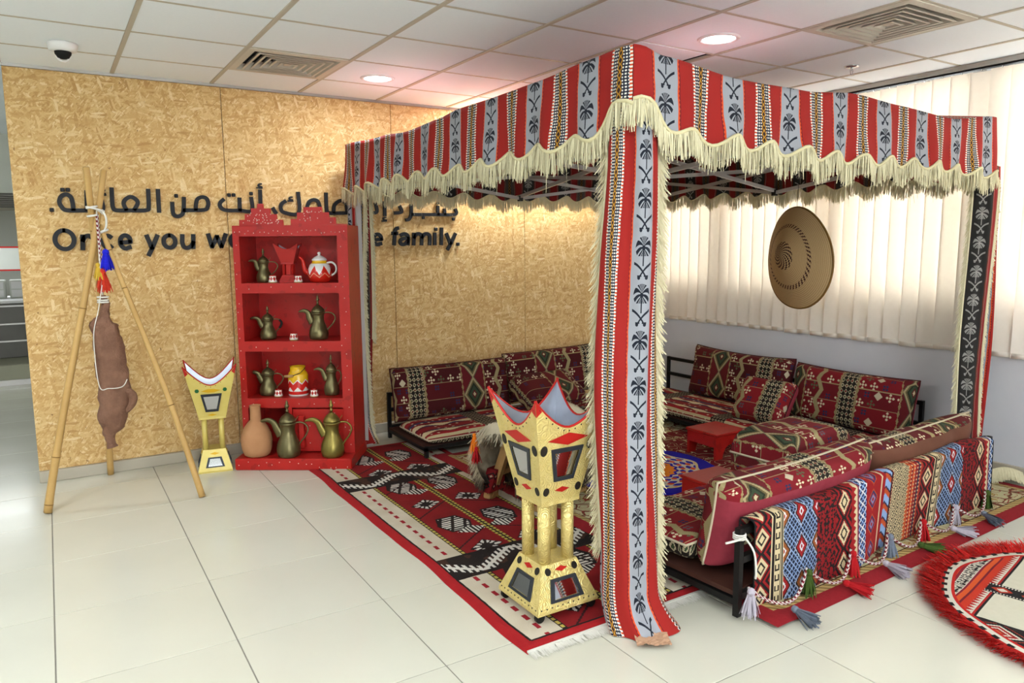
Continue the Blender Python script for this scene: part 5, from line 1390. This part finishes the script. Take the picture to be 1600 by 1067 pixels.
def sofa_frame(label, loc, rz, L, D, hb, z_seat, ends=True, group='low black metal sofa frames'):
    t = thing('sofa_frame', label, 'sofa frame', loc, rz, group)
    w = 0.026
    for x in (0.016, L-0.016):
        m = MB(); m.box((x, 0, hb/2), (w, w, hb)); m.build('back_post', m_black, t)
        m = MB(); m.box((x, D, z_seat/2), (w, w, z_seat)); m.build('front_leg', m_black, t)
        m = MB(); m.box((x, D/2, 0.06), (w, D-w, w)); m.build('end_rail', m_black, t)
    for y, z in ((0, 0.085), (0, hb-0.016), (D, z_seat-0.016), (0, (hb+z_seat)/2)):
        m = MB(); m.box((L/2, y, z), (L-2*w, 0.028, 0.028)); m.build('long_rail', m_black, t)
    m = MB(); m.box((L/2, D/2, z_seat-0.010), (L-0.01, D-0.02, 0.02)); m.build('seat_board', m_seat_leather, t)
    return t
GS = 'sofa seat mattresses'; GB = 'sofa back cushions'; GA = 'armrest cushions'
# front sofa, its back to the camera
FA = math.atan2(0.167, 2.335); FO = Vector((2.245, 1.916, 0.0115))
fx = Vector((math.cos(FA), math.sin(FA), 0)); fy = Vector((-math.sin(FA), math.cos(FA), 0)); fz = Vector((0, 0, 1))
def FS(x, y, z): return FO+fx*x+fy*y+fz*z
t = sofa_frame('black metal frame of the front sofa, its back to the camera', FO, FA, 2.34, 0.66, 0.372, 0.105)
m = MB()
for z in (0.33, 0.338, 0.347): m.tube([(0.016+0.024*math.cos(a), 0.024*math.sin(a), z) for a in [2*PI*k/10 for k in range(10)]], 0.004, 5, closed=True)
m.tube(smoothpath([(0.0, -0.024, 0.338), (-0.06, -0.04, 0.350), (-0.115, -0.035, 0.352)], 4), 0.0045, 6); m.tube(smoothpath([(0.02, -0.026, 0.335), (0.045, -0.05, 0.28), (0.055, -0.055, 0.20), (0.06, -0.05, 0.165)], 4), 0.0045, 6)
m.build('string_tie', m_thread, t, True)
cushion('seat_mattress', 'patterned red seat mattress of the front sofa', 'mattress', 2.36, 0.43, 0.14, FS(1.17, 0.465, 0.220), fx, fy, [m_maj[3], m_lattice], m_pipe, GS, n=14, mfac=3, ear=0.0, front=0.25, lump=0.010, nu=60)
cushion('back_cushion', 'back cushion of the front sofa with plain maroon back', 'cushion', 1.12, 0.37, 0.22, FS(0.585, 0.150, 0.340), -fx, fz*0.98-fy*0.17, [m_maj[2], m_maroon], m_pipe, GB, n=7, mfac=3, ear=0.02, sag=0.06, seed=3, front=0.5, wrap=0.125)
cushion('back_cushion', 'back cushion of the front sofa with plain brown back', 'cushion', 1.14, 0.33, 0.22, FS(1.745, 0.150, 0.325), -fx, fz*0.98-fy*0.17, [m_maj[1], m_brown], m_pipe, GB, n=4, mfac=2.2, ear=0.05, sag=-0.04, seed=4, front=0.5, lump=0.02, wrap=0.14)
cushion('armrest_cushion', 'boxy red armrest cushion lying on the seat of the front sofa', 'cushion', 0.56, 0.36, 0.27, FS(1.08, 0.47, 0.400), fx, fy, [m_maj[2], m_maj[3]], m_pipe, GA, n=9, mfac=3, ear=0.0, seed=5)
# long runner over the back rail
t = thing('woven_runner', 'long many-striped tribal woven runner hanging over the back of the front sofa', 'runner cloth', FO, FA)
m = MB()
def run(a, c_, off=0.0):
    x = 0.065+2.215*a; s = c_*0.55
    top = 0.385+0.006*math.sin(x*7)-0.020*math.exp(-((x-2.25)/0.18)**2)
    lean = 0.012*math.sin(x*5.0+1)+0.008*math.sin(x*13)
    if s < 0.12: p = Vector((x, 0.034+off, top-0.12+s))
    elif s < 0.18: k = (s-0.12)/0.06; an = PI*k; p = Vector((x, (0.034+off)*math.cos(an), top+(0.010+off)*math.sin(an)))
    else: d = s-0.18; p = Vector((x+0.03*d/0.32*math.cos(x*2.0), -0.034-off+lean*d/0.32, top-d*(1.03+0.03*math.sin(x*4))))
    return p, (0.02+2.215*a*0.985, 0.57-s)
m.grid(lambda a, c_: run(a, c_, 0.004), 150, 40); o1 = m.build('weave', m_runner, t, True)
m = MB(); m.grid(lambda a, c_: run(a, c_, 0.0), 90, 30, flip=True); m.build('weave_reverse', m_runner, t, True)
m = MB()
for a in (0.0, 1.0): m.tube([run(a, k/30, 0.003)[0] for k in range(31)], 0.004, 5)
m.build('edge_binding', m_dark, t, True)
# rope garland
t = thing('tassel_garland', 'red and white twisted rope with coloured wool tassels hanging along the front sofa', 'tassel garland', FO, FA)
anch = [(0.0, 0.150), (0.40, 0.118), (0.75, 0.110), (1.08, 0.108), (1.41, 0.105), (1.77, 0.100), (2.16, 0.100)]
pts = []; lows = []
for (a, za), (b, zb_) in zip(anch[:-1], anch[1:]):
    for k in range(10):
        f = k/10; pts.append((a+(b-a)*f, -0.062-0.05*math.sin(PI*f), za+(zb_-za)*f-0.088*math.sin(PI*f)**0.8))
    lows.append(((a+b)/2, -0.115, (za+zb_)/2-0.088))
pts.append((anch[-1][0], -0.062, anch[-1][1]))
m = MB(); m.tube(pts, 0.0065, 8); m.build('rope', m_rope, t, True)
rt = random.Random(31)
for (x, z), cname in zip(anch, ('pale_grey', 'green', 'red', 'blue_grey', 'red', 'pale_grey', 'green')):
    tag(tassel(t, (x, -0.075, z+0.005), 0.082, 0.030, m_wool[cname], rt), cname.replace('_', ' ')+' wool tassel')
for (x, y, z), cname in zip(lows, ('blue_grey', 'red', 'pale_grey', 'green', 'pale_grey', 'blue_grey')):
    mm = tassel(t, (0, 0, 0), 0.085, 0.028, m_wool[cname], rt); tag(mm, cname.replace('_', ' ')+' wool tassel lying on the rug')
    mm.matrix_local = Matrix.Translation((x, y-0.012, max(0.026, z+0.004))) @ Matrix.Rotation(-0.75+rt.uniform(-.2, .1), 4, 'Y') @ Matrix.Rotation(-1.2, 4, 'X') if False else Matrix.Translation((x, y-0.012, 0.034)) @ Matrix.Rotation(rt.uniform(-.6, .9), 4, 'Z') @ Matrix.Rotation(-1.38, 4, 'X')

# sofa along the flake-board wall
t = sofa_frame('black metal frame of the sofa along the flake-board wall', (2.16, 5.30, 0.0115), 0.0, 2.05, -0.66, 0.36, 0.085)
cushion('seat_mattress', 'striped red seat mattress of the sofa along the flake-board wall', 'mattress', 1.95, 0.50, 0.085, (3.16, 4.87, 0.137), (1, 0, 0), (0, 1, 0), [m_seat, m_lattice], m_pipe, GS, n=14, mfac=3, ear=0, front=0.55, nu=60, lump=0.012)
cushion('back_cushion', 'dark patterned back cushion leaning on the flake-board wall beside the left post', 'cushion', 1.02, 0.40, 0.17, (2.665, 5.17, 0.372), (1, 0, 0.0), (0, 0.20, 0.98), [m_maj[0], m_maroon], m_piped, GB, n=7, mfac=2.6, ear=0.02, seed=7)
cushion('back_cushion', 'dark patterned back cushion at the far end of the flake-board wall', 'cushion', 1.02, 0.40, 0.17, (3.68, 5.18, 0.408), (1, 0, 0.02), (0, 0.20, 0.98), [m_maj[1], m_maroon], m_piped, GB, n=7, mfac=2.6, ear=0.03, seed=8)
cushion('armrest_cushion', 'dark patterned armrest cushion on the sofa along the flake-board wall', 'cushion', 0.55, 0.34, 0.20, (3.40, 4.90, 0.315), (1, 0, 0), (0, 0.85, 0.4), [m_maj[1], m_maj[0]], m_piped, GA, n=8, mfac=3, ear=0, seed=9)
# sofa along the window wall
t = sofa_frame('black metal frame of the sofa along the window wall', (5.03, 2.72, 0.0115), PI/2, 2.49, 0.80, 0.41, 0.085)
cushion('seat_mattress', 'dark red striped seat mattress of the sofa along the window wall', 'mattress', 2.46, 0.56, 0.085, (4.52, 3.97, 0.137), (0, -1, 0), (1, 0, 0), [m_seat, m_lattice], m_pipe, GS, n=14, mfac=3, ear=0, front=0.55, nu=60, lump=0.012)
cushion('back_cushion', 'dark patterned back cushion on the window wall sofa nearest the wall corner', 'cushion', 1.02, 0.43, 0.17, (4.855, 4.18, 0.385), (0, -1, 0), (0.20, 0, 0.98), [m_maj[1], m_maroon], m_piped, GB, n=7, mfac=2.6, ear=0.04, sag=0.05, seed=10)
cushion('back_cushion', 'red patterned back cushion on the window wall sofa nearest the right post', 'cushion', 0.94, 0.41, 0.17, (4.855, 3.16, 0.375), (0, -1, 0.0), (0.20, 0, 0.98), [m_maj[2], m_maroon], m_piped, GB, n=7, mfac=2.6, ear=0.03, sag=0.03, seed=11)
cushion('armrest_cushion', 'dark patterned armrest cushion propped on the window wall sofa behind the stool', 'cushion', 0.40, 0.34, 0.20, (4.47, 3.60, 0.325), (0.10, -1, 0), (0.55, 0.10, 0.80), [m_maj[3], m_maroon], m_piped, GA, n=7, mfac=3, ear=0.02, seed=12)

# red stools
def stool(label, x, y, rz=0.0):
    t = thing('stool', label, 'stool', (x, y, 0.0115), rz, 'low red wooden stools')
    Wx, Wy, H = 0.29, 0.27, 0.185
    m = MB(); m.box((0, 0, H-0.009), (Wx+0.02, Wy+0.02, 0.018), bevel=0.004); m.build('top', m_red, t)
    arch = [(0.075*math.cos(PI-PI*k/12), 0.095*math.sin(PI*k/12)) for k in range(13)]
    ol = [(-Wx/2, 0)]+arch+[(Wx/2, 0), (Wx/2, H-0.018), (-Wx/2, H-0.018)]
    for s in (-1, 1): extr(ol, 'end_panel', m_red, t, lambda a, b, d: (a, d, b), s*(Wy/2-0.009)-0.009, s*(Wy/2-0.009)+0.009)
    for s in (-1, 1): m = MB(); m.box((s*(Wx/2-0.009), 0, H-0.018-0.04), (0.016, Wy-0.036, 0.08)); m.build('apron', m_red, t)
stool('low red wooden stool with arched sides beside the blue round rug, farther from the camera', 3.965, 3.605, 0.0)
stool('low red wooden stool behind the front sofa, nearer to the camera', 3.135, 2.825, 0.0)

# camel saddle under a sheepskin
t = thing('camel_saddle', 'wooden camel saddle under a shaggy sheepskin behind the gold incense burner', 'saddle', (2.39, 3.57, 0.013), 0.35)
m = MB()
for x in (-0.20, 0.20):
    for s in (-1, 1): m.bar((x, s*0.19, 0.0), (x, s*0.05, 0.36), 0.035, 0.05)
for s in (-1, 1): m.bar((-0.22, s*0.13, 0.16), (0.22, s*0.13, 0.16), 0.03, 0.03)
m.build('wooden_frame', m_wood, t)
for x, y in ((-0.20, 0.17), (-0.20, -0.17), (0.20, -0.17), (0.20, 0.17)):
    m = MB(); m.box((x, y*1.08, 0.028), (0.09, 0.05, 0.05), bevel=0.006); m.build('foot', m_wood, t)
    m = MB(); q = [(-0.075, 0.055), (0.075, 0.055), (0.035, 0.19), (-0.035, 0.19)]
    m.prism(q, -0.035, 0.035, lambda a, b, d, x=x, y=y: (x+a, y+d-(b-0.05)*y*1.0, b)); 
    for i_ in range(len(m.uv)): m.uv[i_] = [(m.v[j][0]+m.v[j][1]*0.5, m.v[j][2]) for j in m.f[i_]]
    m.build('leg_cloth', m_conecloth, t)
def skin(a, c_):
    th = -0.28*PI+1.56*PI*a; x = (c_-0.5)*0.70
    sad = 0.07*(2*c_-1)**2; r1 = 0.215+0.02*math.sin(x*9); y = -r1*math.cos(th)*1.1; z = 0.235+sad+r1*math.sin(th)*1.05
    e = min(1, 5*min(c_, 1-c_)+0.72); y *= e; z = 0.235+(z-0.235)*e
    return Vector((x, y, z)), (a, c_)
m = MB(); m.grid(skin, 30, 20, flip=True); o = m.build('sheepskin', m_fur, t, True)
m = MB(); rf = random.Random(77); roots = []
for k in range(16000):
    a, c_ = rf.random(), rf.random(); p = skin(a, c_)[0]; th = -0.28*PI+1.56*PI*a; n = Vector((rf.uniform(-.3, .3)+(2*c_-1)*0.7, -math.cos(th), math.sin(th)*0.9)).normalized()
    d = (n*0.45+Vector((rf.uniform(-.3, .3), rf.uniform(-.3, .3), -0.9))).normalized(); roots.append((p, d, n.orthogonal()))
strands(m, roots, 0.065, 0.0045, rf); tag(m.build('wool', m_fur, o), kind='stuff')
tag(tassel(t, (-0.36, 0.17, 0.43), 0.09, 0.020, m_orange, rf), 'orange wool tassel'); tag(tassel(t, (-0.38, 0.14, 0.36), 0.07, 0.020, m_wool['red'], rf), 'red wool tassel')
tag(tassel(t, (0.30, -0.10, 0.25), 0.13, 0.050, m_orange, rf), 'orange wool tassel')
